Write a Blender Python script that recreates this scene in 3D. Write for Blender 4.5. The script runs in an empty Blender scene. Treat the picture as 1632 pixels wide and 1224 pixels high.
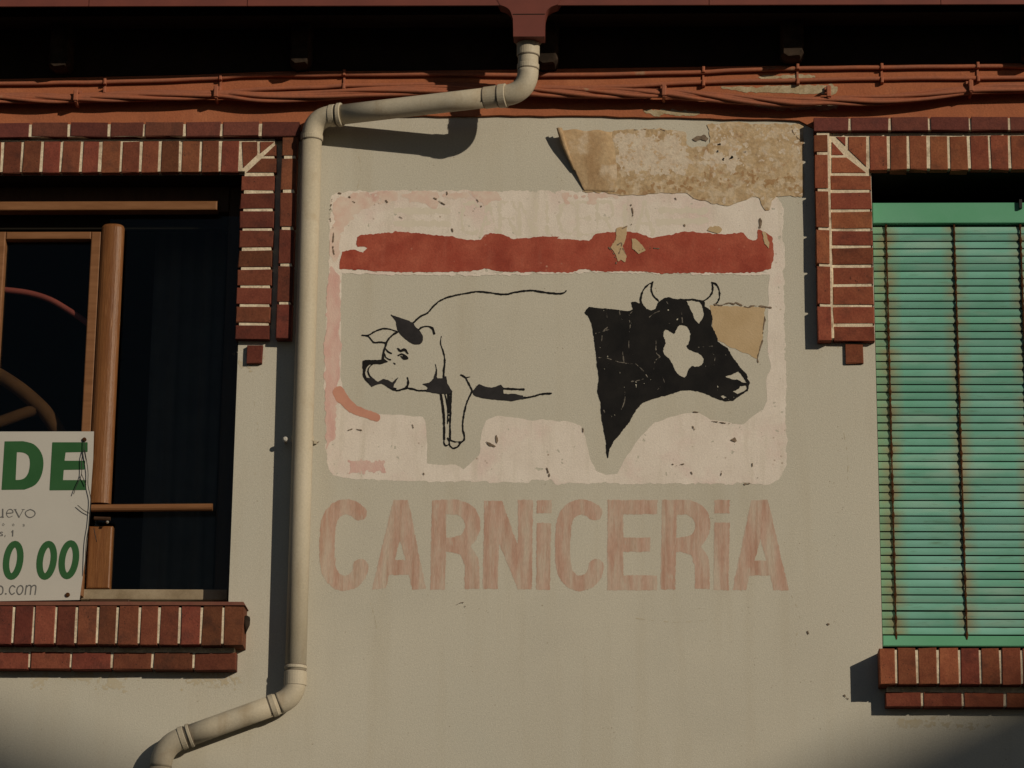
import bpy, math, random
import numpy as np
from mathutils import Vector, Matrix

random.seed(7)
rng = np.random.default_rng(7)
SC = bpy.context.scene
COL = SC.collection

# ------------------------------------------------------------------ camera
F_PX, IW, IH = 4725.0, 1632.0, 1224.0
PITCH, YAW, ROLL = math.radians(16.0), math.radians(2.35), 0.0113
W0 = Vector((0, 0, 4.5)); DIST = 10.5
fwd = Vector((-math.sin(YAW)*math.cos(PITCH), math.cos(YAW)*math.cos(PITCH), math.sin(PITCH)))
right0 = Vector((math.cos(YAW), math.sin(YAW), 0)); up0 = right0.cross(fwd)
cright = right0*math.cos(ROLL)+up0*math.sin(ROLL)
cup = up0*math.cos(ROLL)-right0*math.sin(ROLL)
CAM = W0-fwd*DIST
cd = bpy.data.cameras.new('camera'); cam = bpy.data.objects.new('camera', cd); COL.objects.link(cam)
cd.sensor_width = 36.0; cd.lens = F_PX/IW*36.0; cd.clip_start = 0.1; cd.clip_end = 1500
cam.matrix_world = Matrix(((cright.x, cup.x, -fwd.x, CAM.x), (cright.y, cup.y, -fwd.y, CAM.y), (cright.z, cup.z, -fwd.z, CAM.z), (0, 0, 0, 1)))
SC.camera = cam

# ------------------------------------------------------------------ sky, sun, exposure
KX, KZ = 1.0, 0.49                       # towards the sun: KX right, 1 out from the facade, KZ up
SUN = Vector((KX, -1.0, KZ)).normalized()
world = bpy.data.worlds.new('World'); SC.world = world; world.use_nodes = True
wn = world.node_tree.nodes; wl = world.node_tree.links
sky = wn.new('ShaderNodeTexSky'); sky.sky_type = 'NISHITA'; sky.sun_disc = False
sky.sun_elevation = math.asin(SUN.z); sky.sun_rotation = math.atan2(SUN.x, SUN.y)
wl.new(sky.outputs[0], wn['Background'].inputs[0]); wn['Background'].inputs[1].default_value = 0.05
sd = bpy.data.lights.new('sun', 'SUN'); sd.energy = 5.0; sd.angle = math.radians(0.53); sd.color = (1.0, 0.86, 0.66)
sun = bpy.data.objects.new('sun', sd); COL.objects.link(sun)
sun.rotation_euler = SUN.to_track_quat('Z', 'Y').to_euler(); sun.location = (8, -8, 9)
vs = SC.view_settings; SC.display_settings.display_device = 'sRGB'
vs.view_transform = 'Standard'; vs.look = 'None'; vs.gamma = 1.0; vs.use_curve_mapping = False
vs.exposure = -0.86
SC.render.engine = 'CYCLES'

# ------------------------------------------------------------------ helpers: pixels of the photograph -> points on planes parallel to the facade
def P(px, py, p=0.0):
    """point where the line of sight meets the plane p metres in front of the wall"""
    d = fwd+cright*((px-IW/2)/F_PX)+cup*((IH/2-py)/F_PX)
    t = (-p-CAM.y)/d.y
    return CAM+d*t
_f, _r, _u, _c = (np.array(v) for v in (fwd, cright, cup, CAM))
def PN(X, Y, p=0.0):
    d = _f+np.multiply.outer((X-IW/2)/F_PX, _r)+np.multiply.outer((IH/2-Y)/F_PX, _u)
    t = (-p-_c[1])/d[..., 1]
    return _c+d*t[..., None]
def Z(s, ox, oy, pts): return [(ox+x/s, oy+y/s) for x, y in pts]

WLOC = {}
def put(o, loc, parent=None):
    loc = Vector(loc); WLOC[o.name] = loc
    if parent is not None:
        o.parent = parent; o.location = loc-WLOC[parent.name]
    else: o.location = loc
    COL.objects.link(o)
    return o
def thing(name, label, cat, loc=(0, 0, 0), group=None):
    o = bpy.data.objects.new(name, None); o['label'] = label; o['category'] = cat
    if group: o['group'] = group
    o.empty_display_size = 0.1
    return put(o, loc)
def tag(o, label, cat, group=None):
    o['label'] = label; o['category'] = cat
    if group: o['group'] = group
    return o
def mk(name, verts, faces, mat, parent=None, smooth=False, kind=None, label=None):
    vs_ = np.array([tuple(v) for v in verts], dtype=float)
    c = (vs_.min(0)+vs_.max(0))/2
    me = bpy.data.meshes.new(name); me.from_pydata((vs_-c).tolist(), [], [list(f) for f in faces])
    me.materials.append(mat)
    if smooth: me.polygons.foreach_set('use_smooth', [True]*len(me.polygons))
    me.update()
    o = bpy.data.objects.new(name, me)
    if kind: o['kind'] = kind
    if label: o['label'] = label
    return put(o, c, parent)

class MB:
    def __init__(s): s.v = []; s.f = []
    def add(s, v, f):
        n = len(s.v); s.v += [tuple(x) for x in v]; s.f += [[i+n for i in q] for q in f]; return s
    def box(s, a, b):
        (x0, y0, z0), (x1, y1, z1) = a, b
        x0, x1 = min(x0, x1), max(x0, x1); y0, y1 = min(y0, y1), max(y0, y1); z0, z1 = min(z0, z1), max(z0, z1)
        v = [(x0, y0, z0), (x1, y0, z0), (x1, y1, z0), (x0, y1, z0), (x0, y0, z1), (x1, y0, z1), (x1, y1, z1), (x0, y1, z1)]
        return s.add(v, [(0, 3, 2, 1), (4, 5, 6, 7), (0, 1, 5, 4), (1, 2, 6, 5), (2, 3, 7, 6), (3, 0, 4, 7)])
    def bbox(s, a, b, ch=0.004):
        """box with bevelled edges towards the street"""
        (x0, y0, z0), (x1, y1, z1) = a, b
        x0, x1 = min(x0, x1), max(x0, x1); y0, y1 = min(y0, y1), max(y0, y1); z0, z1 = min(z0, z1), max(z0, z1)
        v = []
        for y, i in ((y0, ch), (y0+ch*.35, ch*.3), (y0+ch, 0), (y1, 0)):
            v += [(x0+i, y, z0+i), (x1-i, y, z0+i), (x1-i, y, z1-i), (x0+i, y, z1-i)]
        f = [(0, 1, 2, 3), (15, 14, 13, 12)]
        for k in range(3):
            for i in range(4):
                j = (i+1) % 4; f.append((k*4+i, k*4+4+i, k*4+4+j, k*4+j))
        return s.add(v, f)
    def tube(s, pts, r, n=12, cap=True):
        pts = [Vector(p) for p in pts]; m = len(pts)
        rs = r if isinstance(r, (list, tuple)) else [r]*m
        T = []
        for i in range(m):
            a, b = pts[max(i-1, 0)], pts[min(i+1, m-1)]
            T.append((b-a).normalized())
        u = T[0].orthogonal().normalized(); rings = []; v = []
        for i in range(m):
            u = (u-T[i]*u.dot(T[i])).normalized(); w = T[i].cross(u)
            for k in range(n):
                a = 2*math.pi*k/n; v.append(pts[i]+(u*math.cos(a)+w*math.sin(a))*rs[i])
        f = []
        for i in range(m-1):
            for k in range(n):
                k2 = (k+1) % n; f.append((i*n+k, i*n+k2, i*n+n+k2, i*n+n+k))
        if cap: f.append(tuple(range(n-1, -1, -1))); f.append(tuple((m-1)*n+k for k in range(n)))
        return s.add(v, f)
    def prism(s, poly, y0, y1):
        """poly: (x, z) points anticlockwise as seen from the street; y0 front, y1 back"""
        n = len(poly)
        a = sum(poly[i][0]*poly[(i+1) % n][1]-poly[(i+1) % n][0]*poly[i][1] for i in range(n))
        if a < 0: poly = poly[::-1]
        v = [(x, y0, z) for x, z in poly]+[(x, y1, z) for x, z in poly]
        f = [tuple(range(n)), tuple(range(2*n-1, n-1, -1))]
        for i in range(n):
            j = (i+1) % n; f.append((i, n+i, n+j, j))
        return s.add(v, f)
    def build(s, name, mat, parent=None, **k): return mk(name, s.v, s.f, mat, parent, **k)

def pprism(pts, p, depth):
    """prism from pixel outline on the plane p in front of the wall, going back by depth"""
    q = [P(x, y, p) for x, y in pts]
    return MB().prism([(a.x, a.z) for a in q], -p, -p+depth)

# ------------------------------------------------------------------ materials
def mat(name, c1, c2=None, scale=6.0, rough=0.85, bump=0.0, bscale=150.0, c3=None, scale3=2.0, t3=(0.55, 0.7), rnd=0.0, stretch=(1, 1, 1),
        ramp=(0.35, 0.65), fine=0.0, fscale=500.0, spec=0.25, metal=0.0, coords='pos', detail=6.0, bdist=0.002, streak=None, pock=None):
    m = bpy.data.materials.new(name); m.use_nodes = True
    nt = m.node_tree; N = nt.nodes; L = nt.links; b = N['Principled BSDF']
    b.inputs['Roughness'].default_value = rough; b.inputs['Metallic'].default_value = metal
    b.inputs['Specular IOR Level'].default_value = spec
    if coords == 'pos': g = N.new('ShaderNodeNewGeometry'); co = g.outputs['Position']
    else: g = N.new('ShaderNodeTexCoord'); co = g.outputs['Object']
    if rnd > 0 and coords != 'pos':
        oi = N.new('ShaderNodeObjectInfo'); vm = N.new('ShaderNodeVectorMath'); vm.operation = 'ADD'
        cmb = N.new('ShaderNodeCombineXYZ'); mm = N.new('ShaderNodeMath'); mm.operation = 'MULTIPLY'; mm.inputs[1].default_value = 37
        L.new(oi.outputs['Random'], mm.inputs[0])
        for i in range(3): L.new(mm.outputs[0], cmb.inputs[i])
        L.new(co, vm.inputs[0]); L.new(cmb.outputs[0], vm.inputs[1]); co = vm.outputs[0]
    mp = N.new('ShaderNodeMapping'); mp.inputs['Scale'].default_value = stretch; L.new(co, mp.inputs['Vector'])
    def noise(sc, det=detail, vec=None):
        n = N.new('ShaderNodeTexNoise'); n.inputs['Scale'].default_value = sc; n.inputs['Detail'].default_value = det
        n.inputs['Roughness'].default_value = 0.6
        L.new(vec or mp.outputs[0], n.inputs['Vector']); return n.outputs['Fac']
    def mix(fac, a, bb, mode='MIX'):
        x = N.new('ShaderNodeMix'); x.data_type = 'RGBA'; x.blend_type = mode
        for s_, val in ((0, fac), (6, a), (7, bb)):
            if isinstance(val, (int, float)): x.inputs[s_].default_value = val
            elif isinstance(val, tuple): x.inputs[s_].default_value = (*val, 1)
            else: L.new(val, x.inputs[s_])
        return x.outputs[2]
    def mr(val, a, bb, lo=0.0, hi=1.0):
        x = N.new('ShaderNodeMapRange'); L.new(val, x.inputs[0])
        x.inputs[1].default_value = a; x.inputs[2].default_value = bb; x.inputs[3].default_value = lo; x.inputs[4].default_value = hi
        return x.outputs[0]
    col = c1
    if c2 is not None: col = mix(mr(noise(scale), *ramp), c1, c2)
    if c3 is not None: col = mix(mr(noise(scale3, 4), *t3), col, c3)
    if streak:                               # rain streaks and dirt, long in z
        m2 = N.new('ShaderNodeMapping'); m2.inputs['Scale'].default_value = streak[1]; L.new(co, m2.inputs['Vector'])
        col = mix(mr(noise(streak[2], 5, m2.outputs[0]), streak[3], streak[4], 0, streak[5]), col, streak[0])
    if pock:                                 # small dark pits
        vo = N.new('ShaderNodeTexVoronoi'); vo.inputs['Scale'].default_value = pock[1]; L.new(mp.outputs[0], vo.inputs['Vector'])
        gate = mr(noise(pock[1]*.23, 2), .56, .66)
        pm = N.new('ShaderNodeMath'); pm.operation = 'MULTIPLY'; L.new(mr(vo.outputs['Distance'], pock[2], pock[2]*.4), pm.inputs[0]); L.new(gate, pm.inputs[1])
        col = mix(pm.outputs[0], col, pock[0])
    if rnd > 0:
        oi = N.new('ShaderNodeObjectInfo'); h = N.new('ShaderNodeHueSaturation')
        if isinstance(col, tuple): h.inputs['Color'].default_value = (*col, 1)
        else: L.new(col, h.inputs['Color'])
        L.new(mr(oi.outputs['Random'], 0, 1, 1-rnd, 1+rnd), h.inputs['Value'])
        wnz = N.new('ShaderNodeTexWhiteNoise'); wnz.noise_dimensions = '1D'; L.new(oi.outputs['Random'], wnz.inputs['W'])
        L.new(mr(wnz.outputs['Value'], 0, 1, 0.5-rnd*0.035, 0.5+rnd*0.035), h.inputs['Hue'])
        col = h.outputs[0]
    if fine > 0:
        f = mr(noise(fscale, 3), 0.25, 0.75, 1-fine, 1+fine)
        col = mix(1.0, col, f, 'MULTIPLY')
    if isinstance(col, tuple): b.inputs['Base Color'].default_value = (*col, 1)
    else: L.new(col, b.inputs['Base Color'])
    if bump > 0:
        bn = N.new('ShaderNodeBump'); bn.inputs['Strength'].default_value = bump; bn.inputs['Distance'].default_value = bdist
        L.new(noise(bscale, 5), bn.inputs['Height']); L.new(bn.outputs[0], b.inputs['Normal'])
    m['_'] = 0
    return m
M = {}
M['wall'] = mat('wall_plaster', (0.49, 0.468, 0.402), (0.535, 0.51, 0.437), 2.2, 0.95, 0.5, 260, c3=(0.465, 0.455, 0.398), scale3=1.1, t3=(0.5, 0.75), fine=0.11, fscale=170, streak=((0.44, 0.40, 0.315), (5, 1, .55), 1.6, .5, .8, .55), pock=((0.3, 0.26, 0.2), 55, .16))
M['terracotta'] = mat('terracotta_paint', (0.36, 0.122, 0.056), (0.31, 0.103, 0.050), 9, 0.85, 0.8, 110, fine=0.14, fscale=170, c3=(0.40, 0.15, 0.074), scale3=4, streak=((0.24, 0.09, 0.05), (3, 1, 1.2), 4, .55, .8, .6))
M['cable'] = mat('painted_cable', (0.345, 0.115, 0.06), (0.285, 0.105, 0.063), 14, 0.75, c3=(0.34, 0.22, 0.14), scale3=11, t3=(0.66, 0.74), fine=0.14, fscale=120)
M['bare'] = mat('flaked_plaster', (0.42, 0.36, 0.25), (0.32, 0.25, 0.15), 30, 0.95, fine=0.25, fscale=140)
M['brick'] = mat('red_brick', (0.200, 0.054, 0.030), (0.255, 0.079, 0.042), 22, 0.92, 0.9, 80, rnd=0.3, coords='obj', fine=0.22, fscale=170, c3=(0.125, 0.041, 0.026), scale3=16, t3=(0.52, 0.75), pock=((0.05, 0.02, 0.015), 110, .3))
M['brick2'] = mat('darker_top_row_brick', (0.12, 0.038, 0.029), (0.15, 0.048, 0.034), 22, 0.92, 0.9, 80, rnd=0.25, coords='obj', fine=0.22, fscale=170, c3=(0.085, 0.032, 0.026), scale3=16, t3=(0.52, 0.75))  # darker red used for the top rows only
M['brick_left'] = mat('darker_left_brick', (0.142, 0.041, 0.0245), (0.18, 0.056, 0.032), 22, 0.92, 0.9, 80, rnd=0.32, coords='obj', fine=0.22, fscale=170, c3=(0.09, 0.032, 0.022), scale3=16, t3=(0.52, 0.75), pock=((0.04, 0.018, 0.014), 110, .3))  # darker red for the bricks left of the middle
M['mortar'] = mat('white_mortar', (0.74, 0.65, 0.50), (0.56, 0.47, 0.35), 26, 0.95, 0.9, 120, fine=0.22, fscale=140, c3=(0.36, 0.27, 0.19), scale3=18, t3=(0.55, 0.72))
M['pipe'] = mat('cream_pvc_paint', (0.495, 0.45, 0.36), (0.455, 0.405, 0.31), 4, 0.6, 0.35, 260, c3=(0.38, 0.30, 0.20), scale3=7, t3=(0.56, 0.8), fine=0.09, fscale=140, spec=0.25, streak=((0.33, 0.25, 0.16), (7, 7, .9), 2.4, .54, .78, .6))
M['seal'] = mat('pipe_joint_dirt', (0.17, 0.14, 0.11), None, rough=0.9)
M['gutter'] = mat('red_brown_gutter_paint', (0.17, 0.048, 0.036), (0.135, 0.04, 0.032), 6, 0.6, fine=0.08)
M['soffit'] = mat('dark_soffit_and_eave_shade', (0.02, 0.016, 0.013), (0.03, 0.022, 0.018), 8, 0.95, stretch=(1, 8, 1), spec=.1)  # soffit boards, and the painted shade strip below them
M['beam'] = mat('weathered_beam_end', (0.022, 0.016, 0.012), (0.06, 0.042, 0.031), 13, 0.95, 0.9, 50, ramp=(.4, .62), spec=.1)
M['roof'] = mat('clay_roof', (0.22, 0.08, 0.05), (0.28, 0.12, 0.08), 5, 0.9, fine=0.15)
M['wood'] = mat('varnished_window_wood', (0.215, 0.092, 0.032), (0.16, 0.062, 0.021), 9, 0.42, 0.5, 50, stretch=(6, 6, 0.5), fine=0.16, fscale=60, c3=(0.28, 0.135, 0.058), scale3=14, t3=(0.58, 0.75))
M['wood_h'] = mat('worn_window_rail', (0.238, 0.112, 0.050), (0.180, 0.079, 0.032), 9, 0.6, 0.3, 60, stretch=(0.8, 6, 6), fine=0.12)
M['sillwood'] = mat('dusty_grey_sill', (0.33, 0.27, 0.19), (0.22, 0.17, 0.11), 12, 0.9, fine=0.2)
M['darkframe'] = mat('dark_frame_wood', (0.06, 0.03, 0.015), (0.045, 0.022, 0.012), 8, 0.6, stretch=(6, 6, 0.8))
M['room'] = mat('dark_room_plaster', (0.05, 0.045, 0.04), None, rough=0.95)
M['curtain'] = mat('grey_net_curtain', (0.10, 0.10, 0.10), (0.075, 0.075, 0.075), 5, 0.95)
M['bentwood'] = mat('old_bent_wood', (0.10, 0.047, 0.02), (0.07, 0.033, 0.015), 12, 0.8, spec=.1)
M['redtube'] = mat('faded_red_plastic', (0.30, 0.075, 0.06), (0.25, 0.06, 0.05), 10, 0.5)
M['panel'] = mat('sign_white_paint', (0.73, 0.67, 0.61), (0.665, 0.60, 0.54), 9, 0.9, 0.45, 190, c3=(0.665, 0.54, 0.50), scale3=5.5, t3=(0.52, 0.72), fine=0.09, fscale=150, streak=((0.55, 0.50, 0.42), (9, 1, 1.1), 2.2, .52, .72, .6), pock=((0.36, 0.28, 0.22), 48, .22))
M['pink'] = mat('pink_paint_stain', (0.60, 0.37, 0.34), (0.64, 0.48, 0.43), 16, 0.9, 0.5, 160, fine=0.08, ramp=(0.3, 0.62), stretch=(1.6, 1, .7))
M['pinkwash'] = mat('pale_pink_wash', (0.63, 0.46, 0.40), (0.66, 0.56, 0.49), 18, 0.9, fine=0.08, ramp=(0.35, 0.6), c3=(0.58, 0.38, 0.34), scale3=11, t3=(0.6, 0.7))
M['salmon'] = mat('salmon_paint_daub', (0.56, 0.285, 0.21), (0.51, 0.25, 0.185), 14, 0.9, fine=0.07)
M['red'] = mat('red_stripe_paint', (0.315, 0.060, 0.037), (0.385, 0.097, 0.060), 11, 0.85, 0.5, 140, fine=0.13, fscale=130, c3=(0.265, 0.048, 0.030), scale3=8, t3=(0.48, 0.68), streak=((0.43, 0.145, 0.10), (6, 1, 1.6), 3.0, .55, .8, .5), pock=((0.48, 0.25, 0.18), 40, .2))
M['letter'] = mat('faded_letter_paint', (0.52, 0.385, 0.318), (0.445, 0.278, 0.215), 13, 0.9, stretch=(3.0, 1, 0.45), fine=0.14, fscale=110, c3=(0.51, 0.44, 0.365), scale3=9, t3=(0.44, 0.66), streak=((0.385, 0.225, 0.165), (9, 1, .8), 3.4, .5, .7, .8), pock=((0.5, 0.46, 0.38), 60, .35))
M['ghost'] = mat('ghost_letter_paint', (0.62, 0.57, 0.485), (0.655, 0.60, 0.515), 30, 0.9, fine=0.08, stretch=(3, 1, .6))
M['black'] = mat('black_sign_paint', (0.010, 0.010, 0.011), (0.017, 0.016, 0.016), 14, 0.85, 0.2, 160, fine=0.2, spec=0.12)
M['slate'] = mat('thin_black_paint', (0.036, 0.034, 0.037), (0.022, 0.021, 0.023), 18, 0.85, fine=0.15, spec=0.12)
M['tan'] = mat('bare_old_render', (0.40, 0.285, 0.165), (0.49, 0.375, 0.24), 14, 0.95, 1.0, 90, c3=(0.53, 0.43, 0.31), scale3=26, t3=(0.5, 0.58), fine=0.2, fscale=80, ramp=(.4, .56), streak=((0.33, 0.19, 0.10), (1, 1, 1), 18, .58, .66, .7), pock=((0.22, 0.15, 0.09), 40, .25))
M['tan2'] = mat('bare_old_render_plain', (0.46, 0.34, 0.20), (0.51, 0.385, 0.24), 10, 0.95, 0.5, 140, fine=0.07)
M['tan3'] = mat('peeled_paint_back', (0.37, 0.25, 0.14), (0.48, 0.36, 0.225), 12, 0.95, 0.8, 100, fine=0.15, fscale=90, c3=(0.53, 0.43, 0.32), scale3=9, t3=(0.56, 0.66), streak=((0.30, 0.19, 0.10), (4, 1, 1.2), 4, .55, .75, .7))
M['chip'] = mat('dark_cracked_plaster', (0.12, 0.09, 0.065), (0.24, 0.18, 0.13), 60, 0.95)  # dark brown for flakes, slits and ragged patch edges
M['crack'] = mat('pale_crack_line', (0.21, 0.19, 0.165), (0.05, 0.046, 0.042), 40, 0.95)
M['stain'] = mat('damp_brown_stain', (0.44, 0.38, 0.27), (0.47, 0.43, 0.34), 20, 0.95, fine=0.1, ramp=(.3, .6))
M['board'] = mat('sale_board_white', (0.492, 0.480, 0.447), (0.467, 0.455, 0.426), 4, 0.5, fine=0.05)
M['green'] = mat('board_green_print', (0.025, 0.095, 0.032), (0.032, 0.11, 0.04), 8, 0.5)
M['grey'] = mat('board_grey_print', (0.12, 0.12, 0.12), None, rough=0.5)
M['wire'] = mat('black_wire', (0.02, 0.02, 0.02), None, rough=0.5)
M['metal'] = mat('dull_screw_metal', (0.5, 0.47, 0.42), None, rough=0.4, metal=0.6)
M['rust'] = mat('rusty_chain', (0.085, 0.036, 0.013), (0.04, 0.018, 0.009), 60, 0.95, fine=0.2, spec=.1)
M['backing'] = mat('gap_and_recess_shade', (0.014, 0.012, 0.009), None, rough=.95, spec=.1)  # near-black standing in for shade in recesses and behind the slats
M['asphalt'] = mat('asphalt', (0.045, 0.045, 0.045), (0.06, 0.06, 0.058), 3, 0.95, 0.5, 90)
M['paving'] = mat('grey_paving', (0.22, 0.21, 0.19), (0.17, 0.16, 0.15), 3, 0.95, 0.4, 60)
M['opp'] = mat('opposite_house_plaster', (0.34, 0.3, 0.24), (0.29, 0.26, 0.21), 1.2, 0.95, fine=0.06)

def blind_mat(chains):
    m = bpy.data.materials.new('green_slat_paint'); m.use_nodes = True
    nt = m.node_tree; N = nt.nodes; L = nt.links; b = N['Principled BSDF']; b.inputs['Roughness'].default_value = 0.55
    b.inputs['Specular IOR Level'].default_value = 0.2
    g = N.new('ShaderNodeNewGeometry'); sx = N.new('ShaderNodeSeparateXYZ'); L.new(g.outputs['Position'], sx.inputs[0])
    def math_(op, a, bb=None, cl=False):
        x = N.new('ShaderNodeMath'); x.operation = op; x.use_clamp = cl
        for i, q in enumerate((a, bb)):
            if q is None: continue
            if isinstance(q, (int, float)): x.inputs[i].default_value = q
            else: L.new(q, x.inputs[i])
        return x.outputs[0]
    def noise(sc, st):
        mp = N.new('ShaderNodeMapping'); mp.inputs['Scale'].default_value = st; L.new(g.outputs['Position'], mp.inputs[0])
        n = N.new('ShaderNodeTexNoise'); n.inputs['Scale'].default_value = sc; n.inputs['Detail'].default_value = 5
        L.new(mp.outputs[0], n.inputs['Vector']); return n.outputs['Fac']
    def mix(f, a, bb):
        x = N.new('ShaderNodeMix'); x.data_type = 'RGBA'
        for s_, val in ((0, f), (6, a), (7, bb)):
            if isinstance(val, (int, float)): x.inputs[s_].default_value = val
            elif isinstance(val, tuple): x.inputs[s_].default_value = (*val, 1)
            else: L.new(val, x.inputs[s_])
        return x.outputs[2]
    def mr(val, a, bb):
        x = N.new('ShaderNodeMapRange'); L.new(val, x.inputs[0]); x.inputs[1].default_value = a; x.inputs[2].default_value = bb; return x.outputs[0]
    oi = N.new('ShaderNodeObjectInfo')
    f = mr(noise(4, (1, 1, 1.6)), .35, .65)
    col = mix(f, (0.135, 0.37, 0.28), (0.19, 0.445, 0.375))
    col = mix(mr(noise(7, (.6, 1, 3)), .5, .72), col, (0.245, 0.44, 0.365))
    # weathered yellow-green strip by the jamb, and rust run-off round each chain
    col = mix(math_('MULTIPLY', mr(sx.outputs[0], chains[0]+.05, chains[0]-.03), .7), col, (0.17, 0.33, 0.19))
    rust = None
    for cx in chains:
        d = math_('ABSOLUTE', math_('SUBTRACT', sx.outputs[0], cx))
        r = math_('MULTIPLY', mr(d, .052, .003), mr(noise(13, (.8, 1, 1.8)), .30, .60))
        rust = r if rust is None else math_('MAXIMUM', rust, r)
    col = mix(math_('MULTIPLY', rust, .72), col, (0.30, 0.19, 0.09))
    col = mix(mr(noise(30, (.5, 1, 4)), .60, .82), col, (0.13, 0.26, 0.19))
    h = N.new('ShaderNodeHueSaturation'); L.new(col, h.inputs['Color'])
    x = N.new('ShaderNodeMapRange'); L.new(oi.outputs['Random'], x.inputs[0]); x.inputs[3].default_value = .80; x.inputs[4].default_value = 1.1
    L.new(x.outputs[0], h.inputs['Value']); L.new(h.outputs[0], b.inputs['Base Color'])
    return m
def glass_mat():
    m = bpy.data.materials.new('window_glass'); m.use_nodes = True
    nt = m.node_tree; N = nt.nodes; L = nt.links; N.remove(N['Principled BSDF'])
    t = N.new('ShaderNodeBsdfTransparent'); t.inputs[0].default_value = (.86, .88, .87, 1)
    g = N.new('ShaderNodeBsdfGlossy'); g.inputs['Roughness'].default_value = .03
    lw = N.new('ShaderNodeLayerWeight'); lw.inputs[0].default_value = .5; pw = N.new('ShaderNodeMath'); pw.operation = 'POWER'; pw.inputs[1].default_value = 4.0; L.new(lw.outputs['Facing'], pw.inputs[0])
    fr = N.new('ShaderNodeMath'); fr.operation = 'MULTIPLY_ADD'; fr.inputs[1].default_value = .5; fr.inputs[2].default_value = .012; L.new(pw.outputs[0], fr.inputs[0])
    mx = N.new('ShaderNodeMixShader'); L.new(fr.outputs[0], mx.inputs[0]); L.new(t.outputs[0], mx.inputs[1]); L.new(g.outputs[0], mx.inputs[2])
    L.new(mx.outputs[0], N['Material Output'].inputs[0]); return m
M['glass'] = glass_mat()

# ------------------------------------------------------------------ painted layers: a field over pixels of the wall, meshed with its exact outline
class Lattice:
    def __init__(s, seed):
        s.g = np.random.default_rng(seed).random((256, 256))
    def __call__(s, X, Y, cell):
        x = X/cell; y = Y/cell; xi = np.floor(x).astype(int); yi = np.floor(y).astype(int)
        fx = x-xi; fy = y-yi; fx = fx*fx*(3-2*fx); fy = fy*fy*(3-2*fy)
        G = lambda a, b: s.g[a % 256, b % 256]
        return ((G(xi, yi)*(1-fx)+G(xi+1, yi)*fx)*(1-fy)+(G(xi, yi+1)*(1-fx)+G(xi+1, yi+1)*fx)*fy)*2-1
LT = [Lattice(i) for i in range(8)]
def rag(X, Y, a, cell, k=0): return a*(LT[k](X, Y, cell)+0.5*LT[(k+1) % 8](X, Y, cell/2.3))
def seg_d(X, Y, a, b):
    ax, ay = a; bx, by = b; dx, dy = bx-ax, by-ay; l2 = dx*dx+dy*dy+1e-12
    t = np.clip(((X-ax)*dx+(Y-ay)*dy)/l2, 0, 1)
    return np.hypot(X-ax-t*dx, Y-ay-t*dy), t
def poly(pts):
    def f(X, Y):
        d = np.full(X.shape, 1e9); ins = np.zeros(X.shape, bool); n = len(pts)
        for i in range(n):
            a, b = pts[i], pts[(i+1) % n]
            d = np.minimum(d, seg_d(X, Y, a, b)[0])
            c = ((a[1] > Y) != (b[1] > Y))
            with np.errstate(divide='ignore', invalid='ignore'):
                xx = (b[0]-a[0])*(Y-a[1])/(b[1]-a[1]+1e-12)+a[0]
            ins ^= c & (X < xx)
        return np.where(ins, d, -d)
    return f
def stroke(pts, w0, w1=None, sm=3):
    pts = crv(pts, sm) if sm > 1 else pts
    w1 = w0 if w1 is None else w1; n = len(pts)-1
    def f(X, Y):
        best = np.full(X.shape, -1e9)
        for i in range(n):
            d, t = seg_d(X, Y, pts[i], pts[i+1]); u = (i+t)/n
            best = np.maximum(best, (w0+(w1-w0)*u)/2-d)
        return best
    return f
def crv(pts, n=4, closed=False):
    m = len(pts); out = []
    rngi = range(m if closed else m-1)
    for i in rngi:
        g = (lambda k: pts[k % m]) if closed else (lambda k: pts[min(max(k, 0), m-1)])
        p0, p1, p2, p3 = g(i-1), g(i), g(i+1), g(i+2)
        for k in range(n):
            t = k/n
            out.append(tuple(.5*((2*p1[j])+(-p0[j]+p2[j])*t+(2*p0[j]-5*p1[j]+4*p2[j]-p3[j])*t*t+(-p0[j]+3*p1[j]-3*p2[j]+p3[j])*t**3) for j in (0, 1)))
    if not closed: out.append(tuple(pts[-1]))
    return out
def union(*fs):
    def f(X, Y):
        r = fs[0](X, Y)
        for g in fs[1:]: r = np.maximum(r, g(X, Y))
        return r
    return f
def minus(a, *bs):
    def f(X, Y):
        r = a(X, Y)
        for g in bs: r = np.minimum(r, -g(X, Y))
        return r
    return f
def rough_edge(a, amp, cell, k=0): return lambda X, Y: a(X, Y)+rag(X, Y, amp, cell, k)

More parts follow.
